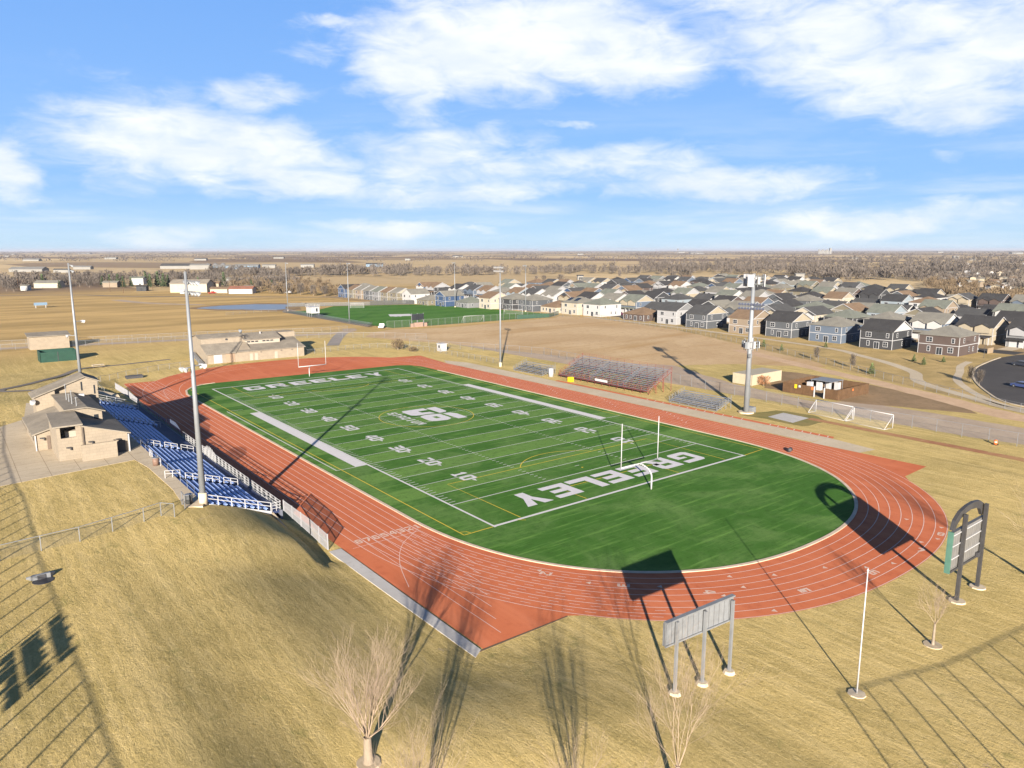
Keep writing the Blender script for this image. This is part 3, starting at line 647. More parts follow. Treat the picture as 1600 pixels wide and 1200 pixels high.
def rail(pts, h, n, root, name='handrail', m=WHITE, r=.035, bars=(1,.55), post=.035, balu=0):
    d = PB(); Ls = [(Vector(b)-Vector(a)).length for a, b in zip(pts, pts[1:])]; T = sum(Ls)
    def at(t):
        s = t*T
        for (a, b), l in zip(zip(pts, pts[1:]), Ls):
            if s <= l + 1e-6: return Vector(a).lerp(Vector(b), s/l)
            s -= l
        return Vector(pts[-1])
    for i in range(n+1): p = at(i/n); d.tube(p, p+Vector((0,0,h)), post, post, 5)
    for f in bars:
        for a, b in zip(pts, pts[1:]): d.tube(Vector(a)+Vector((0,0,h*f)), Vector(b)+Vector((0,0,h*f)), r, r, 5)
    for i in range(balu): p = at((i+.5)/balu); d.bar(p+Vector((0,0,.1)), p+Vector((0,0,h*.95)), .025)
    return d.part(name, m, root)
rail([(-43.65,-38.9,1.8),(-43.65,3.8,1.8)], 1.08, 27, gs, 'guard_rail', bars=(1,.68,.36,.08), balu=54)
rail([(-43.65,-38.9,1.8),(-44.7,-38.9,1.8)], 1.05, 2, gs, 'guard_rail', bars=(1,.66,.33))
rail([(-52.1,-39.0,4.4),(-44.85,-39.0,1.85)], 1.1, 5, gs, 'guard_rail', bars=(1,.62), r=.05, post=.05)
rail([(-52.1,35.4,4.4),(-44.85,35.4,1.85)], 1.1, 5, gs, 'guard_rail', bars=(1,.6,.3))
for a in AIS:
    for x in (-52.5, -50.2, -47.9, -45.7):
        z = 4.62 if x < -52.2 else stand_z(x) + .1
        rail([(x-.85,a,z+.3 if x > -52.2 else z),(x+.85,a,z-.3 if x > -52.2 else z-.2)], .95, 2, gs, 'handrail', r=.045, bars=(1,.6), post=.045)
for y in (-20.5,-16,-2.5): rail([(-52.5,y-.8,4.62),(-52.5,y+.8,4.62)], 1.0, 2, gs, 'handrail', r=.045, bars=(1,.55))
d = PB()
for y in range(-36, 36, 3):
    d.tube((-52.3,y,4.5),(-52.3,y,5.5),.025,.025,5)
d.bar((-52.3,-36,5.5),(-52.3,35,5.5),.04)
d.part('top_rail', GALV, gs)
d = PB(); d.add([(-43.66,3.8,1.85),(-43.66,14.5,1.85),(-43.66,13.5,3.5),(-43.66,8,3.6),(-43.66,4.6,2.8)], [(0,1,2,3,4)]); d.add([(-43.66,14.5,1.85),(-43.66,37.2,1.85),(-43.66,37.2,2.85),(-43.66,14.2,2.85)], [(0,1,2,3)]); d.part('mesh_screen', mesh_mat('blue_mesh', (.13,.18,.30), .45), gs)
rail([(-43.66,14.3,1.8),(-43.66,37.2,1.8)], 1.08, 14, gs, 'guard_rail', m=GALV, bars=(1,.05))
d = PB()
for i in range(9): y = -13.4 + i*.7; h = 1.0 + (.9 - .045*(i-4)**2 if i < 8 else .1); d.tube((-43.85,y-1,1.8),(-43.85,y-1,1.8+h),.03,.03,5)
d.add([(-43.85,-14.4,1.85),(-43.85,-8.9,1.85),(-43.85,-8.9,2.9),(-43.85,-10.4,3.45),(-43.85,-12.4,3.55),(-43.85,-14.4,3.2)], [(0,1,2,3,4,5)], 1); d.part('arched_gate', [WHITE, LINKW], gs)

def picket(name, label, pts, heights, cat='fence', step=.17):
    """open white picket fence; pts are base points, heights the height at each"""
    r = thing(name, label, cat, pts[0]); pk = PB(); ra = PB(); n = 0
    for (a, b), (h0, h1) in zip(zip(pts, pts[1:]), zip(heights, heights[1:])):
        A, B = Vector(a), Vector(b); l = (B-A).length; q = int(l/step)
        for i in range(q): p = A.lerp(B, i/q); h = h0 + (h1-h0)*i/q; pk.bar(p+Vector((0,0,.05)), p+Vector((0,0,h-.04)), .06, .03)
        for f in (.06, .5, .97): ra.bar(A+Vector((0,0,h0*f)), B+Vector((0,0,h1*f)), .05, .06)
        m_ = max(1, round(l/2.4))
        for i in range(m_+1):
            p = A.lerp(B, i/m_); h = h0 + (h1-h0)*i/m_
            po = PB(); po.bar(p, p+Vector((0,0,h+.05)), .09); po.part('post', PICK, r)
    pk.part('pickets', PICK, r); ra.part('rails', PICK, r); return r
picket('picket_fence', 'white open picket fence curving down beside the track at the near end of the grandstand', [(-43.4,-39.1,1.7),(-42.9,-45.6,.65),(-42.65,-49.6,.0)], [1.3,1.85,1.9])
picket('picket_fence', 'white open picket fence beside the track beyond the far end of the grandstand', [(-43.5,37.3,1.75),(-42.7,51,.95),(-42.6,66,.5)], [1.1,1.5,1.5])
wl = thing('retaining_wall', 'low thin concrete retaining wall stepping down the grass at the near end of the grandstand', 'wall', (-44.6,-38.6,0))
d = PB(); d.prism3([(-44.75,-38.6,-.3),(-44.75,-48.4,-.3),(-44.75,-48.4,.3),(-44.75,-38.6,1.7)], (.22,0,0)); d.part('wall', CONC, wl)

# ------------------------------------------------------------------ press building on the concourse
CAMP = Vector((-72.863, -120.4205, 31.735))
LIFT = (31.735 - 4.6) / (31.735 - 4.3)      # the sketch of this building was measured with the plateau at 4.3 m; it is 4.6 m
pb = thing('press_building', 'beige block press box and concession building with grey shingle roofs behind the blue grandstand', 'building', (-58,3,4.6)); pb['lift'] = LIFT
def part(name, m, f, root=pb, smooth=False):
    d = PB(); f(d); return d.part(name, m, root, smooth)
def slab(d, quad, t=.16):
    d.prism3(quad, (0,0,t))
wa = part('wall', STUC, lambda d: (d.prism3([(-64,-1.7,4.2),(-59.5,-1.7,4.2),(-59.5,-1.7,7.9),(-64,-1.7,6.6)], (0,13.65,0))))
part('roof', SHING, lambda d: slab(d, [(-64.5,-2.1,6.56),(-59.62,-2.1,7.96),(-59.62,11.95,7.96),(-64.5,11.95,6.56)]))
def tower(d):
    y0, y1 = -9.6, -1.72; x0, x1 = -62.3, -59.47
    d.box(x0, x0+.22, y0, y1, 4.2, 8.85); d.box(x1-.22, x1, y0, y1, 4.2, 8.85)
    d.box(x0+.22, x1-.22, y0, y0+.22, 4.2, 7.3); d.box(x0+.22, x0+.42, y0, y0+.22, 7.3, 8.85); d.box(x1-.62, x1-.22, y0, y0+.22, 7.3, 8.85); d.box(x0+.22, x1-.22, y1-.2, y1, 4.2, 9.0)
part('tower_wall', STUC, tower)
part('tower_floor', CONCG, lambda d: d.box(-62.08, -59.69, -9.38, -1.93, 6.9, 7.1))
part('viewing_counter', STUC2, lambda d: d.box(-61.2, -59.75, -8.2, -7.4, 7.1, 7.9)); part('inner_screen', STUC2, lambda d: d.box(-61.9, -59.8, -6.2, -5.9, 7.1, 8.3))
part('tower_roof', SHING, lambda d: slab(d, [(-62.75,-9.95,8.86),(-59.25,-9.95,8.86),(-59.1,-1.6,9.28),(-62.5,-1.6,9.28)], .18))
part('hall_wall', STUC, lambda d: d.prism3([(-59.45,-9.6,4.2),(-54,-9.6,4.2),(-54,-9.6,6.95),(-59.45,-9.6,8.62)], (0,21.5,0)))
part('hall_roof', SHING, lambda d: slab(d, [(-59.43,-9.95,8.66),(-53.6,-9.95,6.84),(-53.6,11.95,6.84),(-59.43,11.95,8.66)], .15))
part('screen_wall', STUC, lambda d: (d.box(-59.9,-55.7,-11.65,-11.4,4.2,6.5), d.box(-55.95,-55.7,-11.4,-10.6,4.2,6.5)))
part('press_box_wall', STUC, lambda d: (d.prism3([(-60.1,-2,7.6),(-55.7,-2,6.9),(-55.7,-2,8.9),(-57.5,-2,9.55),(-60.1,-2,9.6)], (0,13.95,0))))
part('press_box_roof', SHING, lambda d: (slab(d, [(-60.4,-2.4,9.6),(-57.5,-2.4,9.68),(-57.5,11.95,9.68),(-60.4,11.95,9.6)]), slab(d, [(-57.5,-2.4,9.68),(-55.3,-2.4,8.88),(-55.3,11.95,8.88),(-57.5,11.95,9.68)])))
part('window', GLASSD, lambda d: d.box(-56.75,-56.2,-2.06,-1.9,7.5,8.55))
part('skylight', WHITE, lambda d: d.box(-56.9,-56.2,9.6,10.3,9.2,9.75))
def back(d):
    Y = 12.0
    d.prism3([(-62.5,Y,4.2),(-59.85,Y,4.2),(-59.85,Y,10.45),(-62.5,Y,9.5)], (0,5,0))
    d.prism3([(-59.85,Y+.9,4.2),(-58.2,Y+.9,4.2),(-58.2,Y+.9,11.0),(-59.85,Y+.9,10.45)], (0,4.1,0))
    d.prism3([(-58.2,Y,4.2),(-53.9,Y,4.2),(-53.9,Y,11.2),(-55.6,Y,11.95),(-58.2,Y,11.05)], (0,5,0))
part('back_wall', STUC, back)
part('back_roof', SHING, lambda d: (slab(d, [(-62.95,11.7,9.4),(-55.6,11.7,12.02),(-55.6,17.3,12.02),(-62.95,17.3,9.4)]), slab(d, [(-55.6,11.7,12.02),(-53.5,11.7,11.08),(-53.5,17.3,11.08),(-55.6,17.3,12.02)])))
for x, z0, z1 in ((-56.15,9.9,11.3),(-54.4,9.2,10.6)): part('slit_window', GLASSD, lambda d: d.box(x-.1,x+.1,11.95,12.1,z0,z1))
for x, y, z in ((-63.3,-1.7,6.0),(-61.1,-9.6,5.95),(-58.5,-9.6,6.35),(-55.2,-9.6,6.2)):
    part('wall_lamp', DARKM, lambda d: (d.box(x-.28,x+.28,y-.3,y-.001,z,z+.12), d.box(x+.16,x+.28,y-.28,y-.001,z-.28,z)))
part('door', mat('brown_door', (.12,.09,.07), .6), lambda d: d.box(-62.75,-62.35,-1.76,-1.65,4.35,6.3))
part('doorway', DARKM, lambda d: d.box(-55.3,-54.35,-9.66,-9.55,4.35,6.0))
part('downspout', mat('dark_spout', (.10,.08,.065), .6), lambda d: d.bar((-59.32,-9.72,5.6),(-59.32,-9.72,8.5),.16))
part('downspout', TRIMW, lambda d: d.bar((-53.9,-9.75,4.3),(-53.9,-9.75,6.8),.16)); part('downspout', TRIMW, lambda d: d.bar((-64.1,-1.8,4.3),(-64.1,-1.8,6.5),.14))
for x, y, h in ((-58.9,1.5,2.2),(-59.1,5.5,2.6),(-59.0,3.6,1.4),(-58.6,-.5,1.5)): part('antenna_mast', GALV, lambda d: (d.tube((x,y,9.6),(x,y,9.6+h),.07,.05,6), d.bar((x-.2,y,9.5+h),(x+.2,y,9.5+h),.06)))
part('satellite_dish', WHITE, lambda d: (d.tube((-62.9,11.5,8.9),(-63.2,11.1,9.2),.45,.10,12), d.tube((-62.5,11.95,8.7),(-63.0,11.4,9.0),.06,.06,5)))
for y in (2, 5, 8): part('wing_window', GLASSD, lambda d: d.box(-64.06,-63.95,y,y+1.2,5.0,6.0))

# ------------------------------------------------------------------ floodlight poles
def lamp_part(root, p, dirv_, w=.42, m=None):
    d = PB(); p = Vector(p); q = p + Vector(dirv_).normalized()*.34
    d.tube(p, q, .12, w/2, 8, 0); d.tube(q, q + Vector(dirv_).normalized()*.03, w/2*.96, w/2*.96, 8, 1)
    return d.part('floodlight', [m or POLEM, m or WHITE], root)
def flood_pole(name, label, x, y, z, h, r0, r1, face, arms, base_h=1.0, lower=(), group=None, n=5, lampw=.42, lampm=None):
    """face: (dx,dy) the lamps look to; arms: heights of crossarms"""
    t = thing(name, label, 'light pole', (x,y,z), 0, group)
    d = PB(); d.tube((x,y,z),(x,y,z+h),r0,r1,14); d.part('pole', POLEM, t, True)
    d = PB(); d.tube((x,y,z-.4),(x,y,z+base_h),r0*1.35,r0*1.35,14); d.part('footing', CONC, t, True)
    f = Vector((face[0],face[1],0)).normalized(); s = Vector((-f.y, f.x, 0))
    for hh, half in arms:
        d = PB(); c = Vector((x,y,z+hh)) + f*.35; d.bar(c - s*half, c + s*half, .12); d.bar(Vector((x,y,z+hh)), c, .12); d.part('crossarm', GALV, t)
        for i in range(n):
            p = c + s*(half*(2*i/(n-1) - 1)); lamp_part(t, p, f*.8 + Vector((0,0,-.6)), lampw, lampm)
    for hh, dx, dy in lower:
        c = Vector((x,y,z+hh)); e = c + Vector((dx,dy,0)); d = PB(); d.bar(c, e, .1); d.part('bracket', GALV, t)
        for k_ in (-.33, .33):
            sv = Vector((-dy, dx, 0)).normalized()*k_; lamp_part(t, e + sv, Vector((dx,dy,-.5)), .62, WHITE)
    return t
flood_pole('floodlight_pole', 'tall grey floodlight pole at the near corner of the blue grandstand', -52.2, -38.95, 4.6, 25.0, .34, .13, (1,.1), ((24.0,1.7),(22.9,1.7)), 1.1, ((15.1,.9,.3),(15.0,-.8,-.3)), lampw=.55)
flood_pole('floodlight_pole', 'tall grey floodlight pole rising behind the roof at the far end of the grandstand', -52.8, 38.5, 4.5, 25.0, .32, .13, (1,-.1), ((24.6,1.2),(23.6,1.2)), .8, ((14.2,1.2,.4),(11.6,-1.2,.2)), n=4, lampw=.5)
d_ = flood_pole('floodlight_pole', 'grey floodlight pole beyond the far corner of the track beside a small bleacher', 48.4, 40.2, 0, 27.5, .30, .14, (-1,0), ((27.3,1.9),(26.3,1.9)), 1.2, n=7, lampw=.6)
tw = flood_pole('monopole_tower', 'thick steel monopole with white antenna panels and a ring of floodlights beside the track', 51.3, -36.7, 0, 27.3, .56, .30, (-1,-.25), ((21.6,2.3),(20.8,2.3)), .25, n=9, lampw=.55, lampm=mat('lamp_blue', (.10,.115,.17), .5, .1, 2, metal=.2))
d = PB(); d.tube((51.3,-36.7,-.2),(51.3,-36.7,.28),1.5,1.5,20); d.part('base_slab', CONC, tw)
d = PB(); d.box(51.9,53.2,-37.6,-36.2,.0,1.1); d.part('base_cabinet', GALV, tw)
for zz, hgt, rad in ((26.0,2.3,2.1),(13.6,2.2,1.7)):
    fr = PB()
    for k_ in range(3):
        a = RAD(200 + 120*k_); a2 = RAD(200 + 120*(k_+1)); p = Vector((51.3+rad*math.cos(a), -36.7+rad*math.sin(a), zz)); q = Vector((51.3+rad*math.cos(a2), -36.7+rad*math.sin(a2), zz))
        for dz in (-.6,.6): fr.bar(p+Vector((0,0,dz)), q+Vector((0,0,dz)), .09)
        fr.bar((51.3,-36.7,zz), p, .1)
        for t in (.12,.5,.88):
            c = p.lerp(q, t); fr.tube(c-Vector((0,0,1.2)), c+Vector((0,0,1.2)), .05, .05, 6)
            an = PB(); n = (c - Vector((51.3,-36.7,zz))); n.z = 0; n.normalize(); e = c + n*.22; s = Vector((-n.y,n.x,0))
            wdt, hh = ((.34,hgt/2) if (zz > 20 and t != .5) else (.26,hgt*.30))
            an.prism3([e - s*wdt - Vector((0,0,hh)), e + s*wdt - Vector((0,0,hh)), e + s*wdt + Vector((0,0,hh)), e - s*wdt + Vector((0,0,hh))], n*.16)
            an.part('antenna_panel', (TRIMW if zz > 20 or t == .5 else POLEM), tw)
    fr.part('antenna_frame', GALV, tw)
d = PB(); d.box(50.95,51.35,-37.35,-36.95,12.7,15.0); d.part('equipment_box', TRIMW, tw)
d = PB(); d.box(50.3,50.9,-37.6,-37.1,11.2,11.9); d.part('equipment_box', GALV, tw)
PR = (('at the far end of the practice pitch bleachers',74.4,262.2,25.6),('at the near end of the practice pitch bleachers',71.9,183.2,26.5),('on the far side of the practice pitch by the houses',158.9,229,25.2),('at the right corner of the practice pitch fence',170.6,180,24.2))
for txt, x, y, h in PR:
    flood_pole('slim_light_pole', 'slim grey light pole ' + txt, x, y, 0, h, .26, .10, (1 if x < 100 else -1,0), ((h-.3,1.5),), .6, group='light poles around the practice pitch', n=5, lampw=.5)

# ------------------------------------------------------------------ goal posts
def goal_post(label, y, s):
    t = thing('goal_post', label, 'goal post', (.35, y - s*2.2*0, 0)); yb = y
    d = PB(); P_ = [(.35, yb, -.1), (.35, yb, 1.75)] + [(.35, yb + s*(2.2 - 2.2*math.cos(a)), 1.75 + 1.35*math.sin(a)) for a in [RAD(v) for v in range(10, 91, 10)]]
    d.path([Vector(p) for p in P_], .11, 8); d.part('gooseneck', WHITE, t, True)
    yy = yb + s*2.2
    d = PB(); d.tube((-3.3,yy,3.1),(4.0,yy,3.1),.095,.095,8); d.part('crossbar', WHITE, t, True)
    for x in (-3.28, 3.98): d = PB(); d.tube((x,yy,3.05),(x,yy,9.2),.07,.055,8); d.part('upright', WHITE, t, True)
goal_post('white football goal post at the near end line by the large lettering', -57.07, 1)
goal_post('white football goal post at the far end line in front of the beige field house', 57.6, -1)
# ------------------------------------------------------------------ signs and flagpole by the near bend
bbd = thing('billboard', 'grey metal backed billboard on three steel posts standing on the grass beside the track bend', 'billboard', (-31.3,-90,0))
def yb(x): return -90 - .08*(x+31)
PGR = mat('panel_grey', (.22,.23,.245), .5, .12, 3, metal=.3); add_joints(PGR, .5, 4, .035, .6)
d = PB(); d.prism3([(-35.1,yb(-35.1)+.2,4.25),(-28.05,yb(-28.05)+.2,4.35),(-28.05,yb(-28.05)+.2,6.18),(-35.1,yb(-35.1)+.2,6.0)], (.02,.24,0)); d.part('panel', PGR, bbd)
d = PB(); d.bar((-35.1,yb(-35.1)+.2,6.05),(-28.05,yb(-28.05)+.2,6.23),.34,.12); d.bar((-35.1,yb(-35.1)+.15,4.25),(-28.05,yb(-28.05)+.15,4.33),.12); d.part('panel_frame', GALV, bbd)
for x in (-34.2,-31.35,-28.4):
    d = PB(); d.bar((x,yb(x)-.05,terrain(x,-90)-.2),(x,yb(x)-.05,6.0),.2,.2); d.part('post', GALV, bbd)
    d = PB(); d.tube((x,yb(x)-.05,terrain(x,-90)-.3),(x,yb(x)-.05,terrain(x,-90)+.22),.62,.38,9); d.part('footing', CONC, bbd)
sg = thing('scoreboard_sign', 'tall dark sign with arched top on two posts at the right end of the track', 'sign', (0,-95.9,0))
BR_ = mat('bronze_paint', (.042,.041,.043), .5, .2, 1.5); PANG = mat('sign_back_grey', (.20,.195,.19), .5, .15, 2, metal=.3); add_joints(PANG, .45, 3.5, .03, .5); TEAL = mat('teal_edge', (.06,.135,.105), .6, .1, 2)
for x in (-2.2, 2.45):
    d = PB(); d.bar((x,-96.0,-.2),(x,-96.0,8.4),.30,.30); d.part('post', BR_, sg)
    d = PB(); d.tube((x,-96.05,-.3),(x,-96.05,.18),.8,.7,10); d.part('footing', CONC, sg)
d = PB(); d.box(-3.95,3.2,-95.75,-95.45,3.2,7.0); d.part('panel', PANG, sg)
d = PB(); d.box(-4.05,-3.9,-95.8,-95.35,3.15,7.05); d.part('edge_trim', TEAL, sg)
d = PB()
for z in (3.35,4.5,5.7,6.75): d.bar((-3.9,-95.8,z),(3.15,-95.8,z),.08)
d.part('brace', WHITE, sg)
d = PB(); d.bar((-3.9,-95.82,3.3),(3.15,-95.82,3.3),.1,.2); d.part('bottom_beam', BR_, sg)
AO = [(-3.95,7.2),(-3.6,8.05),(-2.6,8.65),(-1.2,8.93),(.3,8.98),(1.7,8.8),(2.7,8.3),(3.15,7.55)]; AI = [(2.5,7.2),(1.9,7.95),(.9,8.25),(-.3,8.38),(-1.5,8.25),(-2.5,7.95),(-3.2,7.5),(-3.45,7.1)]
d = PB(); d.prism3([(x,-95.7,z) for x, z in AO+AI], (0,.3,0)); d.part('arch', BR_, sg)
for x in (-2.2,2.45): d = PB(); d.bar((x,-95.9,7.0),(x,-95.9,8.3),.2); d.part('arch_strut', BR_, sg)
d = PB(); d.box(1.7,2.3,-96.0,-95.8,3.25,3.7); d.part('junction_box', DARKM, sg)
fp = thing('flagpole', 'bare white flagpole on the grass between the billboard and the arched sign', 'flagpole', (-23.4,-97.6,0))
d = PB(); d.tube((-23.4,-97.6,-.1),(-23.4,-97.6,9.6),.062,.04,10); d.part('pole', WHITE, fp, True)
d = PB(); d.tube((-23.4,-97.6,9.6),(-23.4,-97.6,9.76),.09,.03,8); d.part('finial', WHITE, fp)
d = PB(); d.tube((-23.4,-97.6,-.2),(-23.4,-97.6,.14),.75,.62,9); d.part('footing', CONC, fp)

# ------------------------------------------------------------------ chain link fences
def chain(label, pts, h, step, top=True, drape=True, fabric=LINK, postm=GALV, w=.07, cat='fence', name='chain_link_fence', group=None):
    P3 = []
    for (a, b) in zip(pts, pts[1:]):
        l = math.hypot(b[0]-a[0], b[1]-a[1]); n = max(1, round(l/step))
        for i in range(n): P3.append((a[0]+(b[0]-a[0])*i/n, a[1]+(b[1]-a[1])*i/n))
    P3.append(pts[-1]); P3 = [(x, y, terrain(x, y)) for x, y in P3]
    t = thing(name, label, cat, P3[0], 0, group)
    base = MB().bar((0,0,-.2),(0,0,h),w).mesh('post', postm)
    for i, p in enumerate(P3[:100]):
        o = bpy.data.objects.new('post', base); C.objects.link(o); o.parent = t; o.location = Vector(p) - t.location
    if len(P3) > 100:
        d = PB()
        for p in P3[100:]: d.bar((p[0],p[1],p[2]-.2),(p[0],p[1],p[2]+h),w)
        q = d.part('more_posts', postm, t); q['kind'] = 'stuff'
    if top:
        d = PB()
        for a, b in zip(P3, P3[1:]): d.bar((a[0],a[1],a[2]+h),(b[0],b[1],b[2]+h),w*.75)
        d.part('top_rail', postm, t)
    if fabric:
        d = PB()
        for a, b in zip(P3, P3[1:]): d.add([(a[0],a[1],a[2]+.03),(b[0],b[1],b[2]+.03),(b[0],b[1],b[2]+h),(a[0],a[1],a[2]+h)], [(0,1,2,3)])
        d.part('chain_mesh', fabric, t)
    return t
chain('chain link fence along the gravel yard behind the two small soccer goals', [(64.5,-104),(64.1,-62.7),(63.2,-48),(63.8,-33),(65.4,-12),(69.2,8),(72.6,50),(66,66),(58,81),(52,96)], 2.3, 4.0)
chain('chain link fence along the far edge of the dirt field beside the curved footpath', [(173,132),(161,71),(151,45),(136.6,15),(128.5,-3),(119.5,-20),(109.5,-38),(101.5,-54),(94.5,-70),(90,-92)], 1.8, 3.6)
chain('chain link fence across the bank from the left frame edge to the grandstand pole', [rel(*q) for q in [(-84,-49.6),(-70.95,-45.4),(-64.75,-44.6),(-61.85,-43.6),(-58.85,-42.5),(-57.1,-41.8),(-56.1,-43.0)]], 1.45, 3.3, w=.075)
chain('short chain link gate panel beside the dark trash can', [rel(-54.6,-41.0),rel(-54.5,-39.5)], 1.5, 1.5, w=.09, name='fence_panel')
chain('long chain link fence running past the green shed along the far gravel track', [(-120,176),(-58,167),(-23,160),(0,155),(14,150),(30,141),(44,131),(56,121),(66,108)], 2.0, 4)
chain('second chain link fence beyond the gravel track behind the green shed', [(-125,190),(-58,179),(-23,171),(2,166),(24,159),(42,153),(56,152)], 2.0, 4)
chain('low chain link fence curving round the far left bend of the track', [(-45.5,62),(-45.6,74),(-43.3,80.5),(-36.5,86.7),(-27.7,92),(-18.8,94.5),(-14.4,95.5)], 1.5, 3)
chain('chain link fence behind the far right track corner next to the small white booth', [(16,97),(30,99),(41,98),(47,90),(49.4,79),(50,67),(50.8,50),(51,44)], 1.5, 3)
chain('chain link fence of the practice pitch on the dirt field side', [(73,150.5),(92.6,147.6),(121,148.2),(150,148.8),(161,146),(171,139)], 3.0, 3.6)
chain('dark green screened fence along the right end of the practice pitch', [(140,148.7),(158,146.5),(172,155.5)], 2.0, 4, fabric=mesh_mat('green_screen', (.03,.07,.05), .8), postm=DARKM)
chain('grey screened fence on the far side of the practice pitch below the houses', [(86,292),(108,281.5),(128,272.5)], 2.0, 4, fabric=mesh_mat('grey_screen', (.065,.07,.072), .7))
chain('dark screened fence at the far end of the practice pitch below the houses', [(128,272.5),(152.5,264)], 2.6, 4, fabric=mesh_mat('dark_screen', (.035,.038,.038), .85), postm=DARKM)
chain('thin wire fence on the slope left of the practice pitch', [(40,255),(56,262),(68,262)], 1.4, 4)
# the tall ball field fence that stands behind and beside the viewpoint and throws its shadow over the bank
tf = chain('tall ball field fence left of the bank whose post shadows fall across the grass', [(-83.6,-112),(-83.6,-60),(-83.4,-20),(-82,2)], 6.9, 2.9, w=.085, fabric=mesh_mat('tall_link', (.17,.165,.16), .10), name='ball_field_fence')
slats = PB()
random.seed(5)
for i in range(15):
    y = -84.4 + i*.45
    for (z0, z1) in ((4.8 + .4*random.random(), 5.45), (5.6, 6.05 + .25*random.random()), (6.42, 6.8 if i % 4 else 7.0)):
        slats.box(-83.55,-83.45, y, y + random.choice((.45,.45,.40,.26)), terrain(-83.5,y) + z0, terrain(-83.5,y) + z1)
slats.part('banner_slats', DARKM, tf)
chain('tall ball field fence below the viewpoint whose post shadows fall beside the flagpole', [(-41.8,-118.2),(-33.5,-119.1),(-18,-121.4),(4,-123.6)], 6.9, 2.9, w=.075, fabric=mesh_mat('tall_link_b', (.17,.165,.16), .08), name='ball_field_fence')

# ------------------------------------------------------------------ small things round the stadium
def bin_(label, x, y, z, col):
    t = thing('trash_can', label, 'trash can', (x,y,z)); d = PB(); d.tube((x,y,z),(x,y,z+1.0),.36,.40,14); d.part('drum', mat('drum_paint', col, .6, .2, 4), t, True)
    d = PB(); d.tube((x,y,z+1.0),(x,y,z+1.05),.43,.43,14); d.part('rim', GALV, t)
bin_('brown trash drum beside the white handrail at the top of the grandstand', *rel(-53.2,-22.0),4.62,(.16,.10,.075))
bin_('dark grey trash can beside the fence panel near the light pole', *rel(-53.8,-39.6),4.62,(.055,.058,.06))
ub = thing('drain_headwall', 'small pale drain headwall with dark grille set into the bank at left', 'drain', (-68.4,-50.4,terrain(-68.4,-50.4)))
zz = terrain(-68.4,-50.4)
d = PB(); d.box(-69.1,-67.8,-50.9,-50.6,zz-.3,zz+.42); d.part('headwall', GALV, ub)
for sx_ in (-1, 1): d = PB(); d.prism3([(-68.45+sx_*.65,-50.9,zz-.3),(-68.45+sx_*.65,-50.9,zz+.42),(-68.45+sx_*1.05,-50.2,zz+.12),(-68.45+sx_*1.05,-50.2,zz-.3)], (0,.18,0)); d.part('wing_wall', GALV, ub)
d = PB(); d.box(-68.75,-68.15,-50.97,-50.91,zz+.02,zz+.40); d.part('grille', DARKM, ub)
d = PB(); d.tube((-68.4,-51.3,zz-.3),(-68.4,-51.3,zz+.03),.8,.8,12); d.part('apron', DARKM, ub)
hy = thing('equipment_barrel', 'small dark barrel at the right turf edge near the corner flag', 'barrel', (31.9,-58.2,.04)); d = PB(); d.tube((31.6,-58.2,.35),(32.4,-58.0,.35),.34,.34,12); d.part('drum', DARKM, hy, True); d = PB(); d.tube((32.4,-58.0,.35),(32.5,-57.97,.35),.30,.30,12); d.part('lid', CONC, hy)
def cone(label, x, y, m):
    t = thing('traffic_drum', label, 'marker', (x,y,0)); d = PB(); d.tube((x,y,0),(x,y,.8),.28,.22,10); d.part('body', m, t, True); d = PB(); d.box(x-.4,x+.4,y-.4,y+.4,0,.08); d.part('base', BLACK, t)
    d = PB(); d.tube((x,y,.4),(x,y,.55),.262,.25,10); d.part('stripe', WHITE, t)
ORANGE = mat('orange_plastic', (.62,.13,.03), .5, .1, 3); YELP = mat('yellow_plastic', (.5,.36,.015), .5, .06, 3)
cone('orange marker drum at the foot of the chain link fence right of the soccer goals', 62.8,-76.6, ORANGE)
ys_ = thing('yellow_box', 'bright yellow equipment box in front of the red framed bleachers', 'box', (47.4,10.3,0)); d = PB(); d.box(46.8,47.9,9.8,10.9,.1,1.2); d.part('body', YELP, ys_); d = PB(); d.box(46.9,47.8,9.9,10.8,1.2,1.3); d.part('lid', YELP, ys_)
bo = thing('ticket_booth', 'small white booth with a dark window beyond the far right track corner', 'booth', (53.2,77.8,0))
d = PB(); d.box(52.2,54.4,76.6,79.0,0,2.4); d.part('wall', TRIMW, bo); d = PB(); d.box(52.0,54.6,76.4,79.2,2.4,2.5); d.part('roof', WHITE, bo); d = PB(); d.box(52.16,52.25,77.3,78.1,1.1,1.9); d.part('window', GLASSD, bo)

# soccer goals
def soccer(label, a, b, h, depth, group=None, m=WHITE):
    a = Vector(a); b = Vector(b); t = thing('soccer_goal', label, 'soccer goal', a, 0, group)
    s = (b-a).normalized(); n = Vector((s.y,-s.x,0))*depth; r = .065
    d = PB()
    for p in (a, b): d.tube(p, p+Vector((0,0,h)), r, r, 6)
    d.tube(a+Vector((0,0,h)), b+Vector((0,0,h)), r, r, 6); d.part('frame', m, t, True)
    d = PB()
    for p in (a, b): d.tube(p+Vector((0,0,h)), p+n, r*.8, r*.8, 6); d.tube(p, p+n, r*.8, r*.8, 6)
    d.tube(a+n, b+n, r*.7, r*.7, 6); d.part('back_frame', m, t, True)
    d = PB(); d.add([a+Vector((0,0,h)), b+Vector((0,0,h)), b+n, a+n], [(0,1,2,3)]); d.part('net', mesh_mat('net', (.55,.55,.55), .10), t)
soccer('small white soccer goal left of its twin in front of the yard fence', (63.4,-44.5,0), (62.2,-52.6,0), 2.42, 2.3)
soccer('small white soccer goal right of its twin in front of the yard fence', (62.1,-52.9,0), (61.2,-60.6,0), 2.42, 2.5)
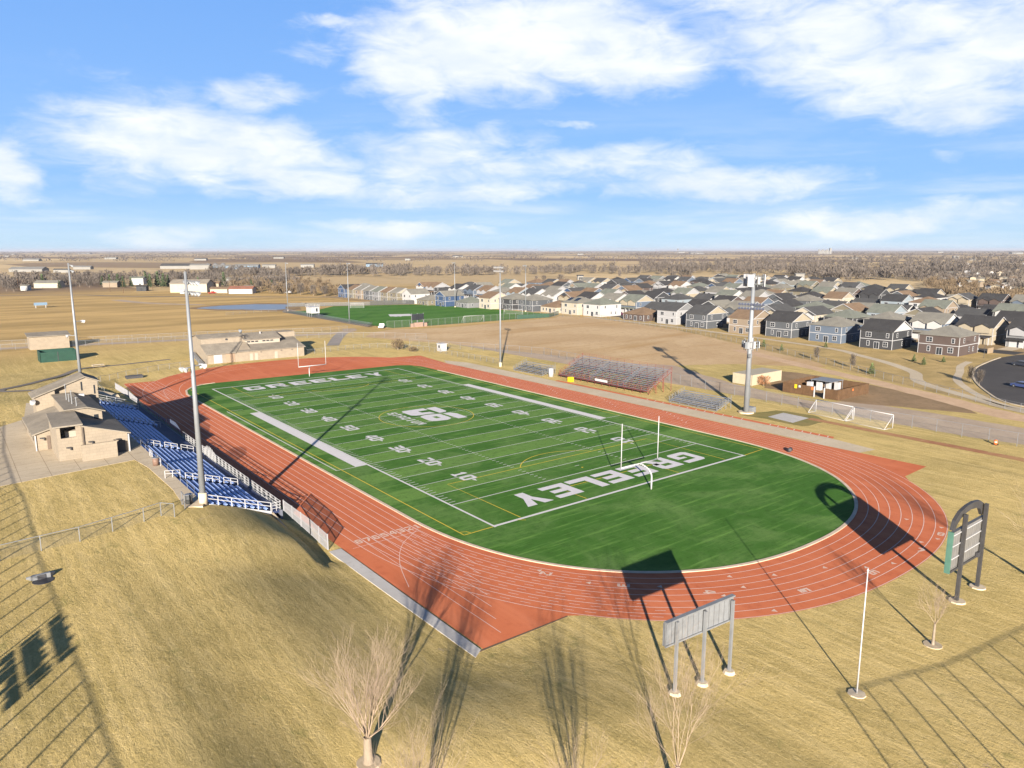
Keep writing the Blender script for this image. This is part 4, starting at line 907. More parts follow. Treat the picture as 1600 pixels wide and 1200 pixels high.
soccer('white soccer goal on the near side of the practice pitch', (110.8,149.6,0), (121.5,149.6,0), 3.0, -2.4)
soccer('white soccer goal at the far end of the practice pitch', (117,258.5,0), (110.3,262,0), 2.6, -2)
soccer('white soccer goal at the right end of the practice pitch near the cream house', (158,167,0), (152.5,175,0), 2.6, 2)

# container, wooden enclosure
ct_ = thing('shipping_container', 'cream corrugated shipping container on the dirt beside the monopole', 'container', (83,-17.6,0))
d = PB(); CREAM = mat('cream_steel', (.34,.295,.215), .6, .06, 1)
x0,x1,y0,y1 = 77.2,89.4,-20.4,-14.9
n = 44
d.box(x0+.04,x1-.04,y0+.04,y1-.04,.1,2.55)
for i in range(n): xx = x0 + (x1-x0)*(i+.5)/n; d.box(xx-.07,xx+.07,y0,y0+.05,.15,2.5)
for i in range(18): yy = y0 + (y1-y0)*(i+.5)/18; d.box(x0,x0+.05,yy-.08,yy+.08,.15,2.5)
d.part('body', CREAM, ct_)
d = PB(); d.box(x0,x1,y0,y1,2.55,2.63); d.part('roof', CREAM, ct_)
d = PB(); d.box(x0,x0+.14,y0-.02,y0+.12,0,2.6); d.box(x1-.14,x1,y0-.02,y0+.12,0,2.6); d.part('corner_post', CREAM, ct_)
we = thing('wood_enclosure', 'square enclosure of brown wooden boards on the dirt with a white door frame', 'fence', (83.5,-35,0))
ex0, ex1, ey0, ey1 = 76.8, 90.0, -41.8, -28.7
d = PB()
for i in range(44):
    y = ey0 + (ey1-ey0)*i/44
    if not (-38.6 < y < -36.5): d.box(ex0-.03,ex0+.03,y+.01,y+.285,.05,2.25 + .05*random.random())
    d.box(ex1-.03,ex1+.03,y+.01,y+.285,.05,2.25 + .05*random.random())
for i in range(46):
    x = ex0 + (ex1-ex0)*i/46; d.box(x+.01,x+.275,ey0-.03,ey0+.03,.05,2.3 + .05*random.random()); d.box(x+.01,x+.275,ey1-.03,ey1+.03,.05,2.3 + .05*random.random())
d.part('boards', WOODF, we)
d = PB(); [d.bar((ex0-.1,y,0),(ex0-.1,y,2.35),.2) for y in (-38.7,-36.4)]; d.part('door_frame', WHITE, we)
sgn = PB(); sgn.box(ex0-.09,ex0-.04,-32.2,-31.6,1.3,2.2); sgn.part('warning_sign', YELP, we)
sgn = PB(); sgn.box(ex0-.09,ex0-.04,-33.1,-32.6,1.6,2.1); sgn.part('notice_sign', WHITE, we)
for y in (-38.0,): sgn = PB(); sgn.box(ex0-.09,ex0-.04,-36.2,-35.6,1.5,2.1); sgn.part('danger_sign', ORANGE, we)
sgn = PB(); sgn.box(82.6,83.1,ey0-.09,ey0-.04,1.5,1.9); sgn.part('danger_sign', ORANGE, we)
eq = thing('equipment_cabinet', 'white cellular equipment cabinets under a grey canopy inside the wooden enclosure', 'cabinet', (86,-34,0))
for x, y in ((83.4,-31.5),(84.8,-33.0),(86.4,-34.2),(87.6,-35.8)): d = PB(); d.box(x-.55,x+.55,y-.5,y+.5,.1,2.0); d.part('cabinet', TRIMW, eq)
d = PB(); d.box(83.6,88.8,-36.6,-31.4,2.45,2.55); [d.bar((x,y,0),(x,y,2.45),.1) for x in (83.8,88.6) for y in (-36.4,-31.6)]; d.part('canopy', GALV, eq)

# bleachers on the right side
def bleacher(label, x0, x1, y0, y1, z0, z1, rows, frame_m, plank_m, aisles=(), back=True, posts=True):
    t = thing('bleachers', label, 'bleachers', ((x0+x1)/2,(y0+y1)/2,0)); tr = (x1-x0)/rows; rs = (z1-z0)/(rows-1)
    for i in range(rows):
        x = x0 + tr*i; z = z0 + rs*i; d = PB()
        for a, b in zip((y0,)+tuple(v+.5 for v in aisles), tuple(v-.5 for v in aisles)+(y1,)): d.box(x-.02,x+.44,a,b,z-.05,z); 
        d.part('seat_plank', plank_m, t)
    d = PB()
    for i in range(rows): x = x0 + tr*i; z = z0 + rs*i; d.box(x-.28,x+tr*.9-.28,y0,y1,z-.46,z-.42)
    d.part('footboards', plank_m, t)
    d = PB(); n = max(3, int((y1-y0)/2.4))
    for k_ in range(n+1):
        y = y0 + .05 + (y1-y0-.1)*k_/n
        d.bar((x0-.1,y,z0-.5),(x1,y,z1-.5),.09)
        for f in (0, .33, .66, 1): xx = x0 + (x1-x0)*f; d.bar((xx,y,0),(xx,y,z0+(z1-z0)*f-.5),.09)
        d.bar((x0,y,.1),(x0+(x1-x0)*.5,y,z0+(z1-z0)*.5-.6),.06)
        d.bar((x0-.3,y-.4,.05),(x0+.2,y+.4,z0-.45),.06)
    d.part('frame', frame_m, t)
    for a in aisles:
        d = PB()
        for i in range(rows): x = x0 + tr*i; z = z0+rs*i; d.box(x-.2,x+tr-.3,a-.45,a+.45,z-.3,z-.26)
        d.part('aisle', ALU, t)
    for y in (y0-.05, y1+.05):
        d = PB()
        for hh in (.35,.7,1.05): d.bar((x0-.3,y,z0-.4+hh),(x1,y,z1-.4+hh),.04)
        for f in (0,.2,.4,.6,.8,1): xx = x0 + (x1-x0)*f; zz = z0+(z1-z0)*f; d.bar((xx,y,zz-.5),(xx,y,zz+.65),.06)
        d.part('side_rail', frame_m, t)
    if z0 > .8:
        d = PB()
        for hh in (.3,.65,1.0): d.bar((x0-.45,y0,z0-.45+hh),(x0-.45,y1,z0-.45+hh),.035)
        for k_ in range(17): y = y0 + (y1-y0)*k_/16; d.bar((x0-.45,y,z0-.6),(x0-.45,y,z0+.55),.06)
        d.box(x0-1.2,x0-.3,y0,y1,z0-.5,z0-.44)
        d.part('front_rail', frame_m, t)
    if back:
        d = PB(); x = x1+.05
        for hh in (.4,.8,1.1): d.bar((x,y0,z1-.4+hh),(x,y1,z1-.4+hh),.03)
        for k_ in range(13): y = y0 + (y1-y0)*k_/12; d.bar((x,y,z1-.6),(x,y,z1+.7),.04)
        d.part('back_rail', frame_m, t)
    return t
bl = bleacher('large grey plank bleachers with red steel frame beside the right straight', 50.0, 57.6, -12.4, 17.0, 1.35, 4.9, 13, REDST, ALU, (-4.0,6.6))
d = PB(); d.box(48.75,48.9,-.6,3.4,1.2,1.75); d.part('banner', WHITE, bl)
bleacher('small aluminium bleachers nearest the monopole on the right straight', 47.8, 52.6, -32.2, -20.2, .5, 2.05, 8, GALV, ALU, (), False)
bleacher('small aluminium bleachers left of the large red framed bleachers', 47.8, 52.2, 21.6, 33.4, .5, 2.1, 7, GALV, ALU, (), False)
tbx = thing('steel_tank', 'pale upright steel box between two bleachers on the right straight', 'box', (48.7,19.2,0)); d = PB(); d.tube((48.7,19.2,0),(48.7,19.2,2.2),.65,.65,12); d.part('tank', TRIMW, tbx, True); d = PB(); d.tube((48.7,19.2,2.2),(48.7,19.2,2.4),.65,.3,12); d.part('lid', GALV, tbx)

# field house at the far end of the track
fh = thing('field_house', 'long beige block field house with grey shingle roofs at the far end of the track', 'building', (0,100,0))
def fpart(name, m, f): d = PB(); f(d); return d.part(name, m, fh)
fpart('wall', STUC, lambda d: (d.prism3([(-14,94.7,0),(-14,94.7,2.85),(-14,100,5.0),(-14,101,6.6),(-14,105,7.4),(-14,112,6.0),(-14,112,0)], (12.5,0,0)), d.prism3([(-1.5,94.7,0),(-1.5,94.7,2.85),(-1.5,100,4.0),(-1.5,112,4.0),(-1.5,112,0)], (15.8,0,0))))
fpart('lower_roof', SHING, lambda d: (slab(d, [(-14.5,94.2,2.7),(-6.2,94.2,2.7),(-2.4,100.05,5.0),(-14.5,100.05,5.0)]), slab(d, [(-6.0,94.3,2.75),(14.6,94.3,2.75),(14.6,112,4.1),(-6.0,100.05,3.6)] if False else [(-6.0,94.3,2.76),(14.7,94.3,2.76),(14.7,101,4.3),(-2.3,101,4.3)])))
fpart('upper_wall', STUC2, lambda d: d.box(-1.7,8.9,100,107,3.3,5.5))
fpart('upper_roof', SHING, lambda d: (slab(d, [(-2.1,99.5,5.5),(9.3,99.5,5.5),(9.3,105,7.0),(-2.1,105,7.0)]), slab(d, [(-2.1,105,7.0),(9.3,105,7.0),(9.3,110,5.6),(-2.1,110,5.6)])))
fpart('rear_roof', SHING, lambda d: (slab(d, [(-14.5,100.7,6.5),(-1.9,100.7,6.5),(-1.9,105,7.4),(-14.5,105,7.4)]), slab(d, [(-14.5,105,7.4),(-1.9,105,7.4),(-1.9,112.4,5.9),(-14.5,112.4,5.9)])))
fpart('rear_gable', STUC, lambda d: d.prism3([(9.6,106,3.8),(16.0,106,3.8),(16.0,106,6.5),(9.6,106,6.5)], (0,5,0)))
fpart('low_roof', SHING, lambda d: slab(d, [(9.2,100.6,4.2),(14.7,100.6,4.2),(15.8,108,5.0),(9.2,108,5.0)]))
fpart('roll_up_door', TRIMW, lambda d: d.box(-12.4,-10.1,94.63,94.75,.1,2.5))
fpart('porch_alcove', mat('alcove_tan', (.28,.2,.14), .9), lambda d: d.box(-9.0,-6.6,94.6,94.72,.1,2.5))
for x in (-1.8,-.3,5.6): fpart('door', STUC2, lambda d: d.box(x-.45,x+.45,94.63,94.75,.05,2.1))
for x in (-.6,.6,1.8,4.0,5.2,6.4): fpart('clerestory_window', GLASSD, lambda d: d.box(x-.45,x+.45,99.94,100.05,4.75,5.1))
for x in (1.1,7.2,10.5): fpart('wall_lamp', DARKM, lambda d: d.box(x-.2,x+.2,94.5,94.7,2.25,2.4))
fpart('vent_hood', DARKM, lambda d: d.tube((-6.8,100.9,6.0),(-6.8,100.5,6.0),.35,.35,10)); fpart('roof_vent', WHITE, lambda d: d.tube((4.2,103.5,6.5),(4.2,103.5,7.4),.15,.15,8)); fpart('satellite_dish', POLEM, lambda d: d.tube((-1.0,106,7.6),(-.6,105.6,7.9),.7,.2,12))
ram = thing('metal_stairs', 'grey metal ramp with railings on the left side of the beige field house', 'stairs', (-15,97,0)); d = PB(); d.prism3([(-15.9,96,0),(-15.9,106,2.4),(-15.9,106,2.2),(-15.9,96.6,0)], (1.4,0,0)); d.part('ramp', GALV, ram); rail([(-15.9,96,0),(-15.9,106,2.4)], 1.0, 6, ram, 'railing', m=GALV)
for o in kids(ram):
    if o.name.startswith('railing'): pass
# green shed and block shed
sh = thing('storage_shed', 'green storage shed with open front wall by the far left path', 'shed', (-46.5,131,0))
GREENP = mat('dark_green_panel', (.014,.048,.034), .55, .15, 1)
d = PB(); d.box(-51,-42.0,127.8,128.0,0,2.9); d.box(-51.1,-50.9,127.8,134,0,3.1); d.box(-42.1,-41.9,127.8,134,0,3.1); d.box(-51,-42,133.8,134,0,3.1); d.part('wall', GREENP, sh)
d = PB(); d.box(-46.7,-46.5,127.72,127.8,0,2.9); d.part('gate_post', DARKM, sh)
d = PB(); d.box(-50.6,-42.4,128.2,133.6,.02,.3); d.part('floor', mat('green_floor', (.05,.10,.075), .8), sh)
s2 = thing('storage_building', 'tan block storage building with flat dark roof behind the green shed', 'building', (-44.5,165,0))
d = PB(); d.box(-50.5,-39.3,162,168.5,0,4.2); d.part('wall', STUC, s2); d = PB(); d.prism3([(-51,161.5,4.2),(-38.8,161.5,4.2),(-38.8,169,4.9),(-51,169,4.9)], (0,0,.2)); d.part('roof', SHING, s2)
pt = thing('picnic_table', 'weathered picnic table on the grass beyond the grandstand', 'table', (-39.5,108.5,0)); d = PB(); d.box(-41,-38,108,109,.72,.8); d.part('top', CONC, pt)
for y in (107.3,109.4): d = PB(); d.box(-41,-38,y,y+.35,.42,.48); d.part('seat', CONC, pt)
d = PB(); [d.bar((x,107.5,0),(x,109.6,.75),.1) or d.bar((x,109.6,0),(x,107.5,.75),.1) for x in (-40.5,-38.5)]; d.part('legs', DARKM, pt)
hb = thing('high_jump_mat', 'dark covered mat lying on the grass outside the far left track bend', 'mat', (-35,85,0)); d = PB(); d.box(-37.3,-33.5,82.2,84.0,0,.6); d.part('cushion', DARKM, hb); d = PB(); d.box(-37.4,-33.4,82.1,84.1,.6,.66); d.part('cover', mat('mat_cover', (.06,.06,.07), .8), hb)

# practice pitch furniture
pbn = bleacher('long low aluminium bleachers along the left side of the practice pitch', 69.2, 71.2, 160, 256, .6, 1.6, 4, DARKM, ALU, (), False)
ppb = thing('press_hut', 'white press hut on legs above the practice pitch bleachers', 'hut', (70.2,219.5,0))
d = PB(); d.box(68.2,72.4,216.5,222.5,2.0,4.9); d.part('wall', TRIMW, ppb); d = PB(); d.box(67.9,72.7,216.2,222.8,4.9,5.05); d.part('roof', WHITE, ppb)
d = PB(); [d.bar((x,y,0),(x,y,2.0),.18) for x in (68.5,72.1) for y in (216.9,219.5,222.1)]; d.part('legs', GALV, ppb)
rail([(67.9,216.2,5.05),(72.7,216.2,5.05),(72.7,222.8,5.05),(67.9,222.8,5.05),(67.9,216.2,5.05)], 1.0, 12, ppb, 'roof_rail'); d = PB(); d.box(70.6,71.4,216.42,216.52,2.8,4.4); d.part('door', GLASSD, ppb)
scb = thing('scoreboard', 'dark twin panel scoreboard above a brick base on the near side of the practice pitch', 'scoreboard', (86.4,148.4,0))
for x0 in (83.7, 86.6): d = PB(); d.box(x0,x0+2.7,148.2,148.5,2.9,5.4); d.part('panel', GLASSD, scb)
d = PB(); [d.bar((x,148.6,0),(x,148.6,5.7),.22) for x in (83.7,86.5,89.4)]; d.part('posts', GALV, scb)
d = PB(); d.box(84.2,88.4,147.2,147.9,0,1.9); d.box(82.6,83.8,147.3,147.9,0,1.6); d.box(89.2,90.4,147.3,147.9,0,1.6); d.part('base_wall', mat('brick_base', (.24,.165,.13), .9, .12, 2), scb)
# ------------------------------------------------------------------ picture-to-ground helper for far things (measured once from the photograph)
CAMP = Vector((-72.863, -120.4205, 31.735)); FPX = 1149.095
def at(px, py, z=0.0):
    d = fw*FPX + r2*(px-800) + u2*(600-py); t = (z - CAMP.z)/d.z
    p = CAMP + d*t; return p.x, p.y
def ppm(x, y):
    """photo pixels per metre at a ground point"""
    return FPX / max(1, (Vector((x, y, 0)) - CAMP).dot(fw))

# ------------------------------------------------------------------ trees
BARK = mat('pale_bark', (.21,.17,.128), .9, .18, 2.5, bump=.4, bscale=9)
TWIG = mat('tan_twigs', (.27,.205,.15), .9, .15, 1.5)
GREYT = mat('grey_twigs', (.095,.08,.069), .9, .4, .05)
BROWNT = mat('brown_brush', (.125,.092,.058), .9, .4, .05)
CONIF = mat('conifer_needles', (.055,.075,.035), .9, .3, .6)
MULCH = mat('mulch_ring', (.36,.29,.2), .95, .2, 2)
def limb(mb, p, q, r0, r1, n):
    mb.tube(p, q, r0, r1, n, 0, False)
def grow(mb, rng, p, d, length, r, lev, kids_, up, spread):
    segs = 3 if lev < 2 else 2
    pts = [p]; cur = d.copy()
    for i in range(segs):
        cur = (cur + Vector((rng.uniform(-1,1), rng.uniform(-1,1), rng.uniform(-.3,.8)*up))*.2).normalized()
        pts.append(pts[-1] + cur*length/segs)
    nn = (6, 4, 3, 3, 3)[min(lev, 4)]
    for i in range(segs): limb(mb, pts[i], pts[i+1], r*(1-.62*i/segs), r*(1-.62*(i+1)/segs), nn)
    if lev >= len(kids_): return
    k = kids_[lev]
    for i in range(k):
        t = .25 + .75*(i+.6)/k; s = t*segs; j = min(segs-1, int(s)); b = pts[j].lerp(pts[j+1], s-j)
        side = Vector((rng.gauss(0,1), rng.gauss(0,1), rng.gauss(0,.5))); side -= side.dot(cur)*cur
        nd = (cur + side.normalized()*spread*rng.uniform(.5,1.15) + Vector((0,0,.28*up))).normalized()
        grow(mb, rng, b, nd, length*rng.uniform(.42,.64), max(.0032, r*(1-.6*t)*.48), lev+1, kids_, up, spread)
def bare_tree(name, label, x, y, h, trunk_h, r, seed, mains, kids_, fan, group=None, ring=True):
    z = terrain(x, y); t = thing(name, label, 'tree', (x,y,z), 0, group); rng = random.Random(seed)
    d = PB(); d.tube((x,y,z-.3),(x,y,z+.35),r*1.45,r*1.05,10,0,False); d.tube((x,y,z+.35),(x,y,z+trunk_h),r*1.05,r*.8,10,0,False); d.part('trunk', BARK, t, True)
    cr = PB(); br = PB(); top = Vector((x,y,z+trunk_h))
    for i in range(mains):
        a = 2*math.pi*(i + rng.uniform(-.3,.3))/mains; lean = fan*rng.uniform(.35,1.1)*(1 if i % 3 else .3)
        dv = Vector((math.cos(a)*lean, math.sin(a)*lean, 1)).normalized(); start = top - Vector((0,0,rng.uniform(0,.3)*trunk_h*.6))
        grow(cr, rng, start, dv, (h-trunk_h)*rng.uniform(.5,.75), r*.2*rng.uniform(.45,1), 0, kids_, 1, .62)
    cr.part('crown', TWIG, t)
    if ring: d = PB(); d.tube((x,y,z-.1),(x,y,z+.05),.8,.7,14); d.part('mulch_ring', MULCH, t)
    return t
bare_tree('bare_tree', 'bare vase shaped tree with a pale trunk at the bottom edge left of the middle', -56.0,-85.2, 7.6, 1.7, .27, 3, 16, (7,6,5), 1.0)
bare_tree('bare_tree', 'bare tree with only upper twigs showing, right beside the pale trunked tree', -58.3,-94.0, 8.3, 1.8, .26, 8, 11, (6,6,5), .55)
bare_tree('bare_tree', 'bare tree of which only a tuft of twigs shows at the bottom middle', -51.6,-98.6, 7.4, 1.6, .24, 14, 10, (6,6,5), .55)
bare_tree('bare_tree', 'loose open bare tree in front of the left billboard post at the bottom edge', -43.0,-97.2, 9.3, 2.2, .16, 21, 7, (6,6,5), .6)
bare_tree('bare_tree', 'small thin bare tree on the grass between the flagpole and the arched sign', -11.9,-98.0, 5.6, 1.9, .11, 33, 7, (6,6,4), .65)
bare_tree('bare_tree', 'bare tree with spreading twigs at the right edge behind the arched sign', 7.2,-100.6, 9.8, 2.0, .24, 41, 8, (6,6,4), .85)

def twig_cloud(mb, rng, x, y, z, h, wd, n, wf=1.0, mi=0):
    """a leafless crown as many slim fans of twigs spread through an uneven volume"""
    for i in range(n):
        a = rng.uniform(0, 2*math.pi); rr = wd/2*math.sqrt(rng.random())*(.55 + .45*rng.random()); zz = h*(.22 + .78*rng.random()**.8)
        rr *= min(1, 1.25*math.sqrt(max(.05, 1 - ((zz/h - .5)/.56)**2)))
        px_, py_ = x + rr*math.cos(a), y + rr*math.sin(a)
        l = h*rng.uniform(.10,.24); lean = rng.uniform(.1,.8); a2 = a + rng.uniform(-.8,.8); w_ = h*rng.uniform(.012,.034)*wf; a3 = rng.uniform(0, math.pi)
        ex, ey, ez = px_ + l*lean*math.cos(a2), py_ + l*lean*math.sin(a2), z + zz + l*.6
        bx, by, bz = px_ - l*lean*.5*math.cos(a2), py_ - l*lean*.5*math.sin(a2), max(z + .1, z + zz - l*.8)
        mb.add([(bx - w_*.4*math.cos(a3), by - w_*.4*math.sin(a3), bz), (bx + w_*.4*math.cos(a3), by + w_*.4*math.sin(a3), bz),
                (ex + w_*math.cos(a3), ey + w_*math.sin(a3), ez), (ex - w_*math.cos(a3), ey - w_*math.sin(a3), ez)], [(0,1,2,3)], mi)
def inpoly(x, y, P):
    c = False
    for (x1, y1), (x2, y2) in zip(P, P[1:] + P[:1]):
        if (y1 > y) != (y2 > y) and x < (x2-x1)*(y-y1)/(y2-y1) + x1: c = not c
    return c
def wood(name, label, P, n, h0, h1, per, m, seed, wf=1.0, wr=(.7,1.15)):
    rng = random.Random(seed); mb = MB(); k = 0; X = [p[0] for p in P]; Y = [p[1] for p in P]; tries = 0
    while k < n and tries < n*60:
        tries += 1; px, py = rng.uniform(min(X), max(X)), rng.uniform(min(Y), max(Y))
        if not inpoly(px, py, P): continue
        x, y = at(px, py)
        if mnoise.noise(Vector((x*.018, y*.018, seed))) < -.22: continue
        h = rng.uniform(h0, h1) * (.8 + .5*abs(mnoise.noise(Vector((x*.01, y*.01, seed+3))))); twig_cloud(mb, rng, x, y, 0, h, h*rng.uniform(*wr), per, wf); k += 1
    o = mb.build(name, m); tag(o, label, 'woodland', None, 'stuff'); return o
wood('village_wood', 'grey leafless trees massed round the village at left', [(0,451),(120,447),(250,445),(330,449),(440,451),(470,447),(440,432),(300,431),(100,433),(0,436)], 420, 6, 9.5, 60, GREYT, 3, 1.5)
wood('brush_wood', 'brown leafless brush between the village and the practice pitch', [(330,447),(400,459),(470,462),(530,463),(538,455),(500,440),(440,436),(360,440)], 170, 4, 7.5, 60, BROWNT, 5, 1.6)
wood('tree_belt', 'belt of bare trees across the far meadow', [(330,432),(400,434),(600,432),(760,431),(930,428),(1190,430),(1190,425),(900,423),(600,426),(400,427),(330,427)], 420, 9, 13, 60, GREYT, 7, 1.6)
wood('river_wood', 'wide leafless river wood behind the housing estate', [(1000,425),(1180,426),(1270,437),(1330,441),(1420,440),(1500,430),(1600,424),(1600,407),(1400,403),(1200,405),(1000,410)], 1000, 9, 13.5, 45, GREYT, 9, 2.0)
wood('scrub', 'tan leafless scrub along the right edge of the housing estate', [(1440,452),(1470,466),(1545,478),(1600,484),(1600,462),(1530,448),(1450,442)], 170, 5, 8.5, 80, BROWNT, 11, 1.3)
wood('suburb_trees', 'bare trees among the older houses at the right edge', [(1420,440),(1600,458),(1600,418),(1460,416),(1400,425)], 330, 6, 10, 45, GREYT, 13, 1.6)
rng = random.Random(17); mb = MB()
for i in range(520):       # far hedgerows and woods near the horizon: clumps in lines
    px = rng.uniform(-60, 1660); py = 393.2 + 17*rng.random()**2.4; x, y = at(px, py); dist = math.hypot(x-CAMP.x, y-CAMP.y)
    n = rng.randint(3, 9); a = rng.uniform(-.35, .35) + yaw; step = dist*.004
    for j in range(n):
        q = (j - n/2)*step; twig_cloud(mb, rng, x + q*math.cos(a), y - q*math.sin(a), 0, rng.uniform(7,13), dist*.0045 + 6, 9, dist/420)
o = mb.build('horizon_woods', mat('distant_twigs', (.075,.063,.06), .9, .25, .002)); tag(o, 'thin dark lines of far trees and hedgerows below the horizon', 'woodland', None, 'stuff')

# countable trees: one of each kind, then copies
def proto_conifer(seed):
    rng = random.Random(seed); d = MB()
    for lv in range(13):
        f = lv/13; zc = .10 + .88*f; rad = .26*(1-f)**.8 + .015
        for k in range(max(5, int(15*(1-f)))):
            a = rng.uniform(0, 2*math.pi); rr = rad*rng.uniform(.65,1.1); dz = rng.uniform(-.03,.03); wd = .055*rng.uniform(.7,1.3)
            c, s = math.cos(a), math.sin(a)
            d.add([(0,0,zc+.06+dz), (c*rr*.6 - s*wd, s*rr*.6 + c*wd, zc+dz+.01), (c*rr, s*rr, zc-.05+dz), (c*rr*.6 + s*wd, s*rr*.6 - c*wd, zc+dz+.01)], [(0,1,2,3)])
    return d.mesh('crown', CONIF), MB().tube((0,0,-.01),(0,0,.5),.022,.012,6).mesh('trunk', BARK)
def proto_bare(seed):
    rng = random.Random(seed); d = MB(); twig_cloud(d, rng, 0, 0, 0, 1, .95, 230, .75)
    for i in range(9):
        a = 2*math.pi*i/9; d.tube((0,0,.18),(.3*math.cos(a),.3*math.sin(a),.75),.014,.004,4,0,False)
    return d.mesh('crown', GREYT), MB().tube((0,0,-.02),(0,0,.3),.028,.018,6).mesh('trunk', BARK)
CONS = [proto_conifer(s) for s in (1,2)]; BARES = [proto_bare(s) for s in (4,5,6)]
def plant(kind, label, x, y, h, wd=1.0, rz=0, group=None, cm=None):
    me = (CONS if kind == 'conifer' else BARES)[int(abs(x*7+y)) % (2 if kind == 'conifer' else 3)]
    t = thing(kind + '_tree', label, 'tree', (x,y,terrain(x,y)), rz, group); t.scale = (h*wd, h*wd, h)
    for n, m in (('crown', me[0]), ('trunk', me[1])):
        o = bpy.data.objects.new(n, m); C.objects.link(o); o.parent = t
        if cm and n == 'crown': link_mat(o, 0, cm)
    return t
for i, (px, py, h) in enumerate([(67,449,12),(93,451,7),(160,446,9),(172,447,11),(185,448,12),(193,449,10),(205,448,9),(228,444,13),(235,449,12),(247,448,14),(256,449,13),(263,448,11),(350,447,13),(393,453,9),(310,448,9),(425,452,8)]):
    x, y = at(px, py); plant('conifer', 'dark green conifer among the bare trees of the far left village', x, y, h, 1.25, i, 'village conifers')
for i, (px, py, h) in enumerate([(10,455,8),(22,456,9),(100,447,8),(125,448,9),(140,449,8),(282,446,10),(330,450,9),(405,455,8),(430,458,7),(450,460,8),(470,461,8),(490,462,7),(508,463,7)]):
    x, y = at(px, py); plant('bare', 'grey bare tree at the edge of the far left village', x, y, h, .95, i, 'village bare trees')
x, y = at(1070,441); plant('bare', 'large solitary bare tree in the meadow just behind the houses', x, y, 13, 1.35, 1)
for i, (px, py, h, wd) in enumerate([(876,442,8,1.0),(886,444,5,1.3),(905,446,4,1.5),(850,438,5,1.4),(838,437,4,1.2),(968,434,9,.6),(1052,438,9,1.1)]):
    x, y = at(px, py); plant('bare', 'small bare tree in the tan meadow beyond the houses', x, y, h, wd, i, 'meadow trees')
x, y = at(622,547); plant('bare', 'round brown bush by the fences at the far right of the track', x, y, 3.4, 1.5, 1, None, BROWNT)
x, y = at(645,550); plant('bare', 'low brown bush right of the round bush by the fences', x, y, 1.6, 2.2, 1, None, BROWNT)
x, y = at(1193,603); plant('bare', 'rust brown bush in front of the cream shipping container', x, y, 2.3, 1.6, 2, None, mat('rust_twigs', (.30,.15,.075), .9, .2, 1))
PINE = mat('young_pine', (.10,.12,.045), .9, .3, 2)
for (px, py, h, lab) in [(1362,584,3.0,'young olive green pine beside the bend of the footpath'),(1193,542,2.6,'young green pine right of the monopole by the footpath'),(1221,548,2.2,'small dark pine below the slate house gable by the footpath'),(1290,543,2.0,'small dark pine in front of the blue house'),(1428,565,2.2,'little round pine left of its neighbour below the brown house'),(1443,570,2.2,'little round pine right of its neighbour below the brown house'),(1474,566,1.8,'small grey pine by the back door of the brown house')]:
    x, y = at(px, py); plant('conifer', lab, x, y, h, 1.7, px, None, PINE)
for (px, py) in [(1275,563),(1332,575),(1516,596),(1530,602)]:
    x, y = at(px, py); plant('bare', 'thin young bare street tree on the grass by the footpath', x, y, 3.6, .55, px, 'young street trees')

# ------------------------------------------------------------------ houses of the estate
def siding(name, col): return mat(name, tuple(v*.54 for v in col), .75, .06, .4)
WALLC = {'slate grey': siding('slate_siding', (.115,.125,.14)), 'charcoal': siding('charcoal_siding', (.062,.064,.07)), 'light grey': siding('light_grey_siding', (.46,.46,.475)), 'white': siding('white_siding', (.62,.61,.60)),
 'beige': siding('beige_siding', (.47,.405,.30)), 'tan': siding('tan_siding', (.34,.27,.20)), 'taupe': siding('taupe_siding', (.125,.092,.082)), 'blue grey': siding('bluegrey_siding', (.145,.185,.25)), 'navy': siding('navy_siding', (.055,.10,.20)),
 'olive': siding('olive_siding', (.25,.22,.155)), 'pale blue': siding('paleblue_siding', (.34,.40,.45)), 'mid grey': siding('mid_grey_siding', (.26,.265,.275)), 'cream': siding('cream_siding', (.60,.53,.42))}
ROOFC = {'black': worn('black_shingle', (.05,.049,.05), (.04,.039,.041), (.032,.031,.033), .3, 2, .9, bmp=.2), 'charcoal': worn('charcoal_shingle', (.07,.07,.071), (.057,.057,.059), (.046,.046,.048), .3, 2, .9, bmp=.2),
 'brown': worn('brown_shingle', (.18,.125,.083), (.145,.1,.068), (.11,.075,.053), .3, 2, .9, bmp=.2), 'grey': worn('estate_grey_shingle', (.19,.18,.155), (.155,.147,.13), (.12,.115,.10), .3, 2, .9, bmp=.2), 'grey green': worn('greygreen_shingle', (.155,.165,.14), (.125,.133,.115), (.10,.106,.092), .3, 2, .9, bmp=.2)}
def win(y0, y1, z0, z1, face, D=0, w=.09):
    """window mesh on the west (x=0) or south (y=0) face: white frame, dark panes"""
    d = MB()
    def bx(a, b, z0_, z1_, out, mi):
        if face == 'W': d.box(-out, .02, a, b, z0_, z1_, mi)
        else: d.box(a, b, -out, .02, z0_, z1_, mi)
    n = max(1, round((y1-y0)/.85))
    bx(y0-.1, y1+.1, z0-.1, z1+.1, .05, 0)
    for i in range(n):
        a = y0 + (y1-y0)*i/n + .05; b = y0 + (y1-y0)*(i+1)/n - .05
        zm = (z0+z1)/2
        if z1 - z0 > 1.8: bx(a, b, z0+.05, z1-.05, .07, 1)
        else: bx(a, b, z0+.04, zm-.03, .07, 1); bx(a, b, zm+.03, z1-.04, .07, 1)
    return d.mesh('window', [TRIMW, GLASSD])
def gable_tri(d, ya, yb_, W, D, ze, rise):
    pass
